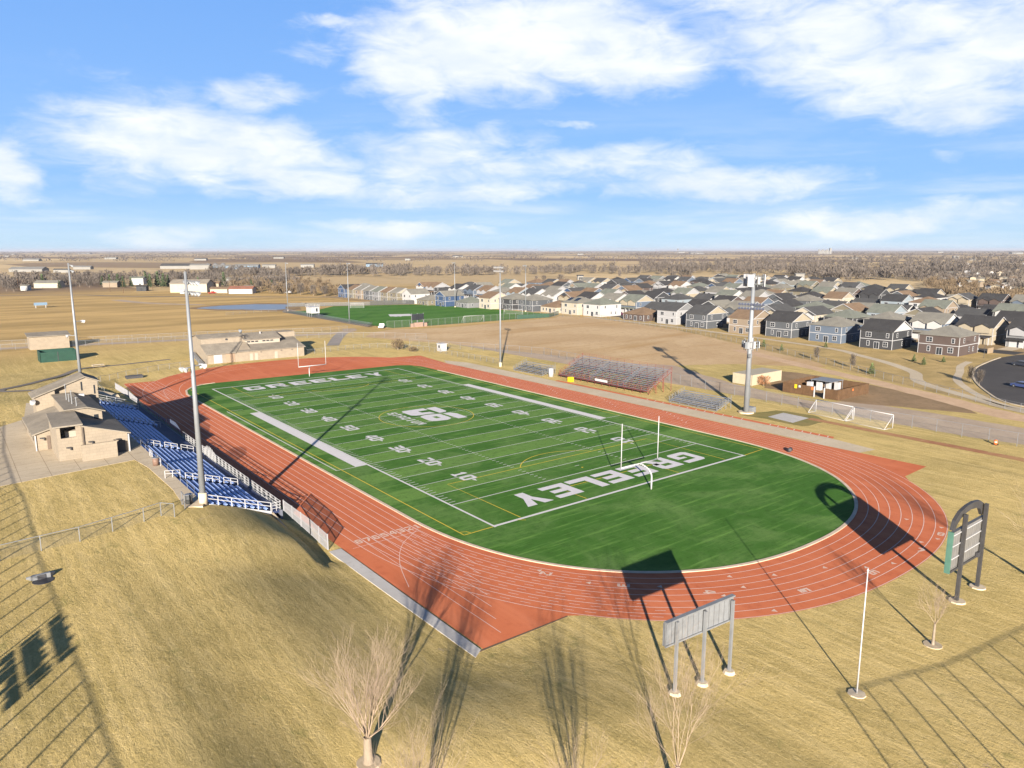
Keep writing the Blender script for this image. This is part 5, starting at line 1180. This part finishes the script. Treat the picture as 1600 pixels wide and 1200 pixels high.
def house_proto(kind):
    """kind -> list of (part name, mesh, slot role); the west face is x=0, the south face y=0"""
    st, W, D, roof, front, extra = kind
    H = 6.05 if st == 2 else 3.2; out = []; oh = .4
    rise = (D/2)*.46 if roof == 'gable' else min(W, D)/2*.44
    d = MB()
    if roof == 'gable':
        d.prism3([(0,0,-.2),(D,0,-.2),(D,0,H),(D/2,0,H+rise-.06),(0,0,H)], (0,W,0))
    elif roof == 'cross':
        rise = W/2*.5; d.prism3([(0,0,-.2),(0,W,-.2),(0,W,H),(0,W/2,H+rise-.06),(0,0,H)], (D,0,0))
    else: d.box(0,D,0,W,-.2,H)
    out.append(('wall', d.mesh('wall', WALLC['beige']), 'wall'))
    d = MB(); t = .14; s = rise/(D/2) if roof != 'cross' else rise/(W/2)
    if roof == 'gable':
        for sg in (0, 1):
            xe = -oh if sg == 0 else D+oh; d.prism3([(xe,-oh,H-oh*s),(D/2,-oh,H+rise),(D/2,W+oh,H+rise),(xe,W+oh,H-oh*s)], (0,0,t))
    elif roof == 'cross':
        for sg in (0, 1):
            ye = -oh if sg == 0 else W+oh; d.prism3([(-oh,ye,H-oh*s),(-oh,W/2,H+rise),(D+oh,W/2,H+rise),(D+oh,ye,H-oh*s)], (0,0,t))
    else:
        h = min(W, D)/2; r = rise
        if W > D: A, B = (D/2, h, H+r), (D/2, W-h, H+r)
        else: A, B = (h, W/2, H+r), (D-h, W/2, H+r)
        c = [(-oh,-oh,H-.12),(D+oh,-oh,H-.12),(D+oh,W+oh,H-.12),(-oh,W+oh,H-.12)]; lo = [(x,y,z-.12) for x,y,z in c]
        d.v = c + [A, B] + lo
        d.f = [(0,1,4),(1,2,5,4),(2,3,5),(3,0,4,5)] if W > D else [(0,1,5,4),(1,2,5),(2,3,4,5),(3,0,4)]
        d.f += [(0,1,7,6),(1,2,8,7),(2,3,9,8),(3,0,6,9),(6,7,8,9)]; d.m = [0]*len(d.f)
    if front == 'front':
        for (y0, y1) in ((.8, W*.48), (W*.56, W-.9)):
            g = y1-y0; rr = g/2*.5; ym = (y0+y1)/2; zt = H - .25
            for sg in (0, 1):
                ye = y0-.3 if sg == 0 else y1+.3
                d.prism3([(-1.0,ye,zt-.12),(-1.0,ym,zt+rr+.05),(D*.32,ym,zt+rr+.05),(D*.16,ye,zt-.12)], (0,0,.1))
    out.append(('roof', d.mesh('roof', ROOFC['charcoal']), 'roof'))
    tr = MB()
    for y in (-.03, W-.12): tr.box(-.04,.1,y,y+.15,-.1,H)
    for x in (D-.12,): tr.box(x,x+.15,-.04,.1,-.1,H)
    if st == 2: tr.box(-.045,.02,0,W,2.95,3.15); tr.box(0,D,-.045,.02,2.95,3.15)
    tr.box(-.05,.02,-.05,W+.05,H-.28,H-.1)
    if roof == 'gable':
        for sg in (0,1):
            for yy in (-oh-.03, W+oh+.0):
                xe = -oh if sg == 0 else D+oh; tr.prism3([(xe,yy,H-oh*s-.16),(D/2,yy,H+rise-.16),(D/2,yy,H+rise+.1),(xe,yy,H-oh*s+.1)], (0,.035,0))
        tr.box(-.02,D+.02,-.05,.02,H-.2,H-.02)
    if roof == 'cross':
        for sg in (0,1):
            ye = -oh if sg == 0 else W+oh; tr.prism3([(-oh-.03,ye,H-oh*s-.16),(-oh-.03,W/2,H+rise-.16),(-oh-.03,W/2,H+rise+.1),(-oh-.03,ye,H-oh*s+.1)], (.035,0,0))
    out.append(('trim', tr.mesh('trim', TRIMW), None))
    if roof == 'gable':
        d = MB(); m_ = .35; d.prism3([(m_,-.035,H),(D-m_,-.035,H),(D/2,-.035,H+rise-.25)], (0,.03,0)); out.append(('gable', d.mesh('gable', WALLC['beige']), 'gable'))
    vz = H + rise*.62; v = MB()
    if roof != 'cross': pts = ((D*.66, W*.3), (D*.64, W*.52), (D*.36, W*.66))
    else: pts = ((D*.3, W*.36), (D*.55, W*.62), (D*.7, W*.37))
    for vx, vy in pts: v = MB(); v.tube((vx,vy,vz-.5),(vx,vy,vz+.45),.09,.09,6); out.append(('roof_vent', v.mesh('roof_vent', GALV), None))
    ws = []
    if front == 'rear':
        if st == 2:
            ws += [('W',W*.14,W*.14+1.4,.9,2.4),('W',W*.40,W*.40+1.6,.05,2.2),('W',W*.70,W*.70+.8,.9,2.4),('W',W*.66,W*.66+1.7,3.8,5.2),('W',W*.12,W*.12+.8,3.9,5.2)]
        else: ws += [('W',W*.12,W*.12+.8,.9,2.3),('W',W*.34,W*.34+1.6,.05,2.2),('W',W*.6,W*.6+.9,.9,2.3),('W',W*.8,W*.8+.9,.9,2.3)]
    else:
        ws += [('W',W*.66,W*.66+.8,.9,2.3)]
        if st == 2: ws += [('W',W*.14,W*.14+.85,3.8,5.1),('W',W*.28,W*.28+.85,3.8,5.1),('W',W*.68,W*.68+1.7,3.8,5.1)]
    ws += [('S',D*.2,D*.2+.8,H-2.1,H-.8),('S',D*.72,D*.72+.6,.9,2.2)]
    if st == 2: ws += [('S',D*.5,D*.5+.6,1.0,2.3),('S',D*.76,D*.76+.8,H-2.1,H-.8)]
    for f, a, b, z0, z1 in ws: out.append(('window', win(a, b, z0, z1, f), None))
    if front == 'front':
        d = MB()
        for (y0, y1) in ((.8, W*.48), (W*.56, W-.9)):
            g = y1-y0; rr = g/2*.5; ym = (y0+y1)/2; zt = H-.25
            d.prism3([(-.62,y0,zt-1.9 if st == 2 else zt-.9),(-.62,y1,zt-1.9 if st == 2 else zt-.9),(-.62,y1,zt),(-.62,ym,zt+rr-.1),(-.62,y0,zt)], (.6,0,0))
        out.append(('dormer', d.mesh('dormer', WALLC['beige']), 'gable'))
        d = MB(); d.box(-.07,.02,W-5.2,W-.9,0,2.25); out.append(('garage_door', d.mesh('garage_door', TRIMW), None))
        d = MB(); d.prism3([(-2.0,.2,2.55),(-.02,.2,3.0),(-.02,W-.2,3.0),(-2.0,W-.2,2.55)], (0,0,.14)); out.append(('porch_roof', d.mesh('porch_roof', ROOFC['charcoal']), 'roof'))
        d = MB(); [d.bar((-1.8,y,0),(-1.8,y,2.6),.22) for y in (.5, W*.28, W-5.6)]; out.append(('porch_post', d.mesh('porch_post', TRIMW), None))
    return out
KINDS_ = {'gr': (2,10.6,13.2,'gable','rear',0), 'hr': (2,11.8,14.2,'hip','rear',0), 'sr': (1,12.5,13.0,'hip','rear',0), 'gf': (2,11.5,13.5,'gable','front',0), 'cf': (2,10.8,14,'cross','front',0), 'sf': (1,12.0,13,'gable','rear',0), 'cr': (2,10.5,13,'cross','rear',0), 'tr': (2,9.0,12,'gable','rear',0)}
PROTO = {k: house_proto(v) for k, v in KINDS_.items()}
def house(kind, x, y, wall, roof, gable, label, rz=0, group='houses of the new estate'):
    t = thing('house', label, 'house', (x,y,0), rz, group)
    for n, me, role in PROTO[kind]:
        o = bpy.data.objects.new(n, me); C.objects.link(o); o.parent = t
        if role == 'wall': link_mat(o, 0, WALLC[wall])
        elif role == 'roof': link_mat(o, 0, ROOFC[roof])
        elif role == 'gable': link_mat(o, 0, WALLC[gable])
    if KINDS_[kind][4] == 'front' and rz == 0:
        W = KINDS_[kind][1]; o = MB().sheet([(x-10.4, y+W-5.3), (x-.1, y+W-5.3), (x-.1, y+W-.8), (x-10.4, y+W-.8)], .034).build('driveway', CONC); up_sheet(o); setting(o)
    return t
ORD = ['first','second','third','fourth','fifth','sixth','seventh','eighth','ninth','tenth','eleventh','twelfth','thirteenth','fourteenth','fifteenth','sixteenth','seventeenth','eighteenth','nineteenth','twentieth','twenty-first','twenty-second','twenty-third','twenty-fourth','twenty-fifth','twenty-sixth','twenty-seventh','twenty-eighth','twenty-ninth']
FRONT = [('hr',168.6,-29.9,'taupe','grey','taupe','brown two-storey house with taupe hip roof at the right end of the front row'),
 ('gr',167.4,-10.7,'charcoal','black','white','charcoal house with black roof and white gable left of the brown house'),
 ('hr',170.5,8,'blue grey','grey','blue grey','blue grey two-storey house with grey hip roof beside the charcoal house'),
 ('gr',171.6,27.4,'slate grey','black','beige','slate grey house with black roof and beige gable just right of the monopole'),
 ('gr',170.5,43,'tan','brown','tan','tan house with brown roof right behind the monopole'),
 ('gr',174,66.8,'slate grey','charcoal','beige','slate grey house with charcoal roof and beige gable left of the monopole'),
 ('gr',177.6,85.6,'light grey','charcoal','mid grey','pale grey house with charcoal roof and grey gable facing the dirt field'),
 ('sr',178,104.5,'taupe','brown','taupe','low dark taupe house with brown hip roof facing the dirt field'),
 ('hr',178.8,133,'white','grey green','white','white two-storey house with grey green hip roof left of the low taupe house'),
 ('hr',177.5,147.6,'cream','grey','cream','cream two-storey house with solar panels beside the dirt field corner'),
 ('sr',176.4,162,'cream','brown','cream','low cream house with wide brown roof behind the green screened fence'),
 ('hr',173,177.4,'slate grey','grey','slate grey','slate grey hip roofed house right of the practice pitch beside the low cream house'),
 ('hr',170,190.6,'charcoal','grey','charcoal','charcoal house with hip roof behind the right end of the practice pitch'),
 ('gr',165.5,204,'cream','brown','cream','cream house with brown roof and plain gable behind the practice pitch'),
 ('sr',160.5,218.6,'mid grey','grey green','mid grey','low grey house with grey green roof behind the practice pitch'),
 ('cr',156.5,235.5,'navy','grey','light grey','navy house with pale gable and white trim behind the practice pitch'),
 ('sr',153.5,249.5,'olive','grey','olive','low olive house with brownish hip roof at the far corner of the practice pitch'),
 ('cr',152,266,'white','grey','white','long white house with gable behind the far fence of the practice pitch'),
 ('tr',150.5,280.5,'olive','grey','cream','olive house in the far left row, nearest the white house'),
 ('tr',150,291.5,'olive','brown','cream','olive house in the far left row, with brown roof beside the olive neighbour'),
 ('tr',149.5,302.5,'mid grey','grey green','white','mid grey house with pale gable in the far left row'),
 ('tr',149,313.5,'slate grey','grey','white','slate grey house with white gable in the far left row'),
 ('tr',148.5,324.5,'tan','grey','white','tan house with grey roof in the far left row'),
 ('tr',148,335.5,'olive','brown','white','olive house with white gable next to the last house of the far left row'),
 ('cr',147.5,347,'navy','black','light grey','navy house with black roof at the left end of the estate')]
for k in FRONT:
    hh_ = house(*k)
    if 'solar' in k[-1]:
        for (ya, xa) in ((2.0, 1.6), (7.2, 1.6)):
            q = MB(); sl = .44; z0 = 6.05
            q.prism3([(xa, ya, z0 + xa*sl*.98 + .12), (xa+3.0, ya, z0 + (xa+3.0)*sl*.98 + .12), (xa+3.0, ya+2.6, z0 + (xa+3.0)*sl*.98 + .12), (xa, ya+2.6, z0 + xa*sl*.98 + .12)], (0,0,.06)); q.build('solar_panel', GLASSD, hh_)
sp = house('hr',165,360,'white','grey','white','white house standing behind the navy house at the left end of the estate')
rngh = random.Random(77); ROWN = ['second','third','fourth','fifth','sixth','seventh','eighth','ninth','tenth','eleventh']
WL = list(WALLC); RW = ['black','black','charcoal','charcoal','grey','grey green','brown','grey']
N_H = 0
for ri, x0 in enumerate((206,237,282,313,357,388,432,463,508,539)):
    y = -46 + rngh.uniform(0, 6); row = []
    while y < (352 if x0 < 330 else 340):
        frame_lim = -120.4 + (x0+72.9)*.31 - 8; edge = 20 + (x0-370)*1.11 if x0 > 370 else -99
        if y > frame_lim and y > edge: row.append(y)
        y += 15.6 + rngh.uniform(-.5, 1.4)
    for j, y in enumerate(row):
        rear = ri % 2 == 1
        kind = rngh.choice(('gr','gr','hr','hr','sr','cr','sf') if rear else ('gf','gf','gf','cf','hr','sf'))
        wall = rngh.choice(WL); roof = rngh.choice(RW); gb = rngh.choice((wall, 'white', 'light grey', 'beige', wall))
        if ri == 0 and j == 0: kind, wall, roof, gb = 'gf', 'mid grey', 'black', 'light grey'
        if ri == 0 and j == 1: kind, wall, roof, gb = 'gf', 'beige', 'black', 'beige'
        if ri == 0 and j == 2: kind, wall, roof, gb = 'gf', 'blue grey', 'grey', 'white'
        nst = 'one-storey' if KINDS_[kind][0] == 1 else 'two-storey'
        lab = f"{wall} {nst} house, {roof} roof, {ORD[len(row)-1-j]} from left in {ROWN[ri]} estate row"
        house(kind, x0 + rngh.uniform(-1.2, 1.2), y, wall, roof, gb, lab); N_H += 1
# garden fences and street furniture of the estate
st_ = thing('street_light', 'thin black street light beside the asphalt road in front of the grey porch house', 'street lamp', (*at(1537,560),0)); sx, sy = at(1537,560)
d = PB(); d.tube((sx,sy,0),(sx,sy,6.2),.07,.05,8); d.part('pole', DARKM, st_); d = PB(); d.bar((sx,sy,6.2),(sx-1.4,sy,6.3),.09); d.bar((sx-1.4,sy,6.25),(sx-1.9,sy,6.22),.26,.12); d.part('lamp_head', DARKM, st_)

# ------------------------------------------------------------------ older and farther buildings
def barn(name, label, px, py, wpx, h, wall, roof, dp=.6, rz=None, cat='building', group=None, rise=.35, flat=False):
    x, y = at(px, py); s = ppm(x, y); L_ = wpx/s; Dp = max(5, L_*dp)
    t = thing(name, label, cat, (x,y,0), rz if rz is not None else -yaw*.9, group); hh = h*.72 if py < 412 else h
    d = MB(); r_ = 0 if flat else Dp/2*rise
    d.prism3([(-L_/2,0,0),(-L_/2,Dp,0),(-L_/2,Dp,hh),(-L_/2,Dp/2,hh+r_),(-L_/2,0,hh)], (L_,0,0)); d.build('wall', wall, t)
    d = MB()
    for a, b in ((-.5, Dp/2), (Dp+.5, Dp/2)): d.prism3([(-L_/2-.5,a,hh-.1+.15),(-L_/2-.5,b,hh+r_+.1),(L_/2+.5,b,hh+r_+.1),(L_/2+.5,a,hh-.1+.15)], (0,0,.25))
    d.build('roof', roof, t); return t
RUST = mat('rust_roof', (.20,.09,.06), .8, .2, .3); BLUEW = mat('blue_metal', (.11,.17,.24), .6, .1, .1); PALE = mat('pale_metal', (.165,.16,.15), .6, .08, .1)
VB = [('barn','long tan barn beside a conifer at the far left village',72,450,36,4,'cream','grey'),('shed','small white shed left of the long tan barn',38,454,11,3.5,'white','grey'),('house','brown roofed house at the left edge of the village',28,448,20,4,'taupe','brown'),
 ('house','small tan house with white roof in the middle of the village',172,449,22,4,'tan','grey'),('house','white two-storey house between the conifers',214,445,20,6,'white','grey green'),('barn','black open shed in front of the conifers',221,455,15,3.5,'charcoal','black'),
 ('barn','large beige barn with dark roof behind the grandstand light pole',295,457,56,6.5,'cream','taupe_'),('shed','tiny white shed before the large beige barn',285,459,7,2.5,'white','white_'),('barn','yellow tan barn right of the large beige barn',331,455,22,6,'beige','brown'),
 ('house','low cream house with a red vehicle in front',342,458,26,3,'cream','brown'),('house','white bungalow with dark red roof near the pond',376,459,36,3.4,'white','rust_'),('house','small white gabled house at the right of the bungalow',388,458,12,4.5,'white','grey'),('house','pale house half hidden by trees near the pond road',365,443,22,4,'light grey','grey'),
 ('house','pale gabled house far behind the village conifers',415,433,14,5,'light grey','grey')]
RO = dict(ROOFC); RO.update({'taupe_': SHING, 'white_': WHITE, 'rust_': RUST})
for n, lab, px, py, w_, h, wc, rc in VB: barn('house' if n == 'house' else n, lab, px, py, w_, h, WALLC[wc], RO[rc], cat=n)
FB = [('long white farm shed at the far left',40,425,50,4),('short white farm shed beside the long one',95,426,22,4),('white farm building by the field edge',128,421,26,4),('white greenhouse left of the pole top',275,420,48,5),('bright white sheds right of the greenhouse',312,421,30,7),('pale long shed before the blue barn',350,421,36,5),
 ('tiny white farmstead in the far left fields',10,401,8,7),('low white farmstead right of the far left one',48,408,24,6),('pale barns in the far fields',75,395,12,9),('white farmstead on the far field line',172,405,18,7),('red and white farmstead behind the pole',313,407,18,7),('white long barn in the straw field',435,404,16,7),('white shed in front of the tree belt',420,419,20,5),('small white barn on the right straw field',637,407,8,8),('blue roofed shed behind the tree belt',585,417,26,5),
 ('pale sheds behind the tree belt',480,418,20,5),('white hut in the meadow left of the houses',907,437,9,4),('second white hut in the meadow',909,440,6,3),('white tented house at the wood edge',1250,437,14,6),('white house inside the river wood',1383,425,12,7),('white water plant building among the far trees',1494,405,9,14),('white roof among far right trees',1520,407,9,9),('white building at the horizon right',1470,395,9,14),('long white sheds at the right horizon',1590,397,18,14),
 ('white factory hall on the horizon',1065,395,10,18),('pale halls right of the factory',1090,397,22,12),('white shed near the middle horizon',907,398,10,10),('low white shed at the horizon left of the middle',130,397,20,9),('pale farmstead on the horizon line left',20,398,7,10),('white depot in the mid horizon fields',715,402,16,8),('white house in the far right suburb fields',1335,405,12,8)]
for lab, px, py, w_, h in FB: barn('farm_building', lab, px, py, w_, h, BLUEW if 'blue' in lab else PALE, ROOFC['charcoal'] if px % 2 else PALE, .4, cat='building')
barn('blue_barn', 'pale blue long barn behind the light pole of the village', 385, 421, 36, 6, BLUEW, PALE, .4)
for i, px in enumerate((325,337,349)):
    x, y = at(px, 420); t = thing('silo', 'grey round silo in the row beside the blue barn', 'silo', (x,y,0), 0, 'silos'); d = PB(); d.tube((x,y,0),(x,y,8),4,4,12); d.part('body', PALE, t, True); d = PB(); d.tube((x,y,8),(x,y,10),4.2,.4,12); d.part('roof', GALV, t)
for (px, lab, hh) in ((341,'white water tower on the left horizon',30),(1059,'thin white water tower on the horizon right of the middle',45)):
    x, y = at(px, 396.5); t = thing('water_tower', lab, 'tower', (x,y,0)); d = PB(); d.tube((x,y,0),(x,y,hh*.7),2.5,2.5,10); d.part('stem', PALE, t); d = PB(); d.tube((x,y,hh*.7),(x,y,hh),5,8,12); d.part('tank', PALE, t)
x, y = at(1288, 397); t = thing('grain_elevator', 'white grain elevator with tall towers on the horizon', 'building', (x,y,0), -yaw); 
d = MB(); [d.tube((q*11,0,0),(q*11,0,26 + 5*(q % 3)),6,6,10) for q in range(-4,4)]; d.build('silos', PALE, t); d = MB(); d.box(38,52,-8,8,0,46); d.build('head_house', PALE, t)
rngs = random.Random(31); k = 0
oldw = ['cream','light grey','tan','white','beige']
while k < 70:
    px, py = rngs.uniform(1425,1600), rngs.uniform(412,466)
    if py > 440 + (px-1425)*.15 or (py > 446 and px < 1500): continue
    wc = rngs.choice(oldw); barn('suburb_house', f'small {wc} house among the bare trees of the older suburb at right', px, py, rngs.uniform(7,15)*(.6+.5*(py-412)/54), rngs.uniform(3,5.5), WALLC[wc], RO[rngs.choice(('grey','brown','grey','charcoal','grey green'))], .8, rngs.uniform(0,3.1), 'house', f'older {wc} suburb houses'); k += 1

# ------------------------------------------------------------------ vehicles
def vehicle(name, label, x, y, rz, col, kind='car'):
    t = thing(name, label, 'car' if kind != 'truck' else 'truck', (x,y,0), rz); cm = mat(name + '_paint', col, .3, .03, 1, spec=.5)
    Lc, Wc = (4.6,1.8) if kind == 'car' else (5.6,2.0)
    prof = [(-2.3,.35),(-2.3,.9),(-1.55,.98),(-.95,1.45),(.75,1.45),(1.3,.98),(2.2,.85),(2.3,.35)] if kind == 'car' else [(-2.8,.45),(-2.8,1.1),(-.55,1.1),(-.5,1.85),(.9,1.85),(1.5,1.15),(2.7,1.05),(2.8,.45)]
    d = MB(); d.prism3([(a,-Wc/2,z) for a, z in prof], (0,Wc,0)); d.build('body', cm, t)
    a0, a1, zl, zh = (-1.35,1.15,1.0,1.4) if kind == 'car' else (-.4,1.25,1.2,1.75)
    d = MB(); d.prism3([(a0,-Wc/2-.012,zl),(a1,-Wc/2-.012,zl),(a1-.45,-Wc/2-.012,zh),(a0+.4,-Wc/2-.012,zh)], (0,Wc+.024,0)); d.build('side_window', GLASSD, t)
    for a in (-Lc*.31, Lc*.31):
        for s in (-1, 1):
            d = MB(); d.tube((a,s*(Wc/2-.2),.34),(a,s*(Wc/2+.02),.34),.34,.34,14); wh = d.build('wheel', BLACK, t)
            d = MB(); d.tube((a,s*(Wc/2+.0),.34),(a,s*(Wc/2+.035),.34),.2,.2,10); d.build('rim', GALV, wh)
    for s in (-.6,.6): d = MB(); d.box(Lc/2-.02,Lc/2+.03,s-.2,s+.2,.62,.78); d.build('headlight', TRIMW, t)
    return t
vehicle('purple_car', 'dark purple car parked beside the low taupe house', *at(968,492), 1.2, (.06,.012,.035))
vehicle('red_car', 'dark red car parked behind the purple car', *at(984,487), 1.2, (.10,.015,.02))
vehicle('blue_car', 'blue car at the right edge of the asphalt road', *at(1597,606), 1.3, (.04,.06,.16))
vehicle('dark_car', 'dark car in the shade at the right edge of the asphalt road', *at(1596,572), 1.3, (.03,.035,.05))
vehicle('white_pickup', 'white pickup truck parked at the near fence of the practice pitch', 71.8,152.6, .9, (.65,.65,.65), 'truck')
vehicle('white_truck', 'white truck by the brush left of the practice pitch', *at(451,458), .3, (.62,.62,.62), 'truck')
vehicle('red_pickup', 'red pickup before the low cream house of the village', *at(332,459), .2, (.30,.03,.025), 'truck')
pl = thing('picnic_shelter', 'blue and white sign board in the meadow left of the grandstand light pole', 'sign', (*at(64,481),0)); x, y = at(64,481)
d = PB(); d.box(x-3.2,x+3.2,y-.2,y+.2,1.4,3.0); d.part('board', BLUEW, pl); d = PB(); [d.bar((x+q,y,0),(x+q,y,3.0),.25) for q in (-2.4,2.4)]; d.part('post', WHITE, pl)
for i, (px, py) in enumerate(((193,458),(172,456),(29,453),(239,455),(1238,520))):
    x, y = at(px, py); t = thing('utility_pole', 'thin wooden utility pole in the far left meadow', 'pole', (x,y,0), 0, 'utility poles') if i < 4 else None
    if t: d = PB(); d.tube((x,y,0),(x,y,9.5),.16,.12,7); d.part('pole', WOODF, t); d = PB(); d.bar((x-1,y,8.8),(x+1,y,8.8),.14); d.part('crossarm', WOODF, t)
# parked cars along the estate streets, fences between the back gardens
PAINTS = [('silver',(.30,.31,.32)),('black',(.02,.02,.022)),('white',(.42,.42,.42)),('dark blue',(.03,.05,.11)),('dark red',(.12,.02,.02)),('grey',(.12,.125,.13))]
rngc = random.Random(9)
for i, (x, y) in enumerate(((187.2,-26),(194.0,-4),(187.4,14),(193.8,36),(187.2,61),(194.1,83),(187.3,112),(193.9,150),(187.4,176),(265.6,20),(258.4,62),(265.4,104),(258.6,150),(331.6,60),(338.4,118),(331.5,170))):
    cn, cc = PAINTS[i % 6]
    vehicle('parked_car', f"{cn} car parked along the {'first' if x < 200 else 'second' if x < 300 else 'third'} estate street, number {ORD[i]} from the near end", x, y, math.pi/2 + (0 if i % 2 else math.pi), cc)
FT = mat('garden_fence_tan', (.22,.165,.11), .85, .15, 1)
for i, ys0 in enumerate((-33,-12.5,5.5,24.8,41.2,64.6,83.4,102)):
    t = thing('garden_fence', f'low brown wooden fence between the back gardens of the front row, {ORD[7-i]} from the left', 'fence', (182,ys0,0)); d = PB()
    for k in range(5): d.bar((182+k*1.2,ys0,0),(182+k*1.2,ys0,1.6),.1)
    d.part('post', FT, t) if False else None
    d = PB(); d.box(182,186.5,ys0-.04,ys0+.04,.05,1.7); d.part('boards', FT, t); d = PB(); d.bar((182,ys0,1.72),(186.5,ys0,1.72),.12,.05); d.part('cap_rail', FT, t)
# ------------------------------------------------------------------ air
HZ = mat('haze_shell', (1,1,1), 1, 0); hn = HZ.node_tree; hn.nodes.remove(hn.nodes['Principled BSDF'])
vol = hn.nodes.new('ShaderNodeVolumePrincipled'); vol.inputs['Density'].default_value = 4.4e-5; vol.inputs['Color'].default_value = (.86,.90,1,1); vol.inputs['Anisotropy'].default_value = .2
hn.links.new(vol.outputs[0], hn.nodes['Material Output'].inputs['Volume'])
o = MB().box(-70000,70000,-70000,70000,-3,70).build('haze', HZ); tag(o, None, None, None, 'stuff'); o['label'] = 'thin pale haze over the far plain'
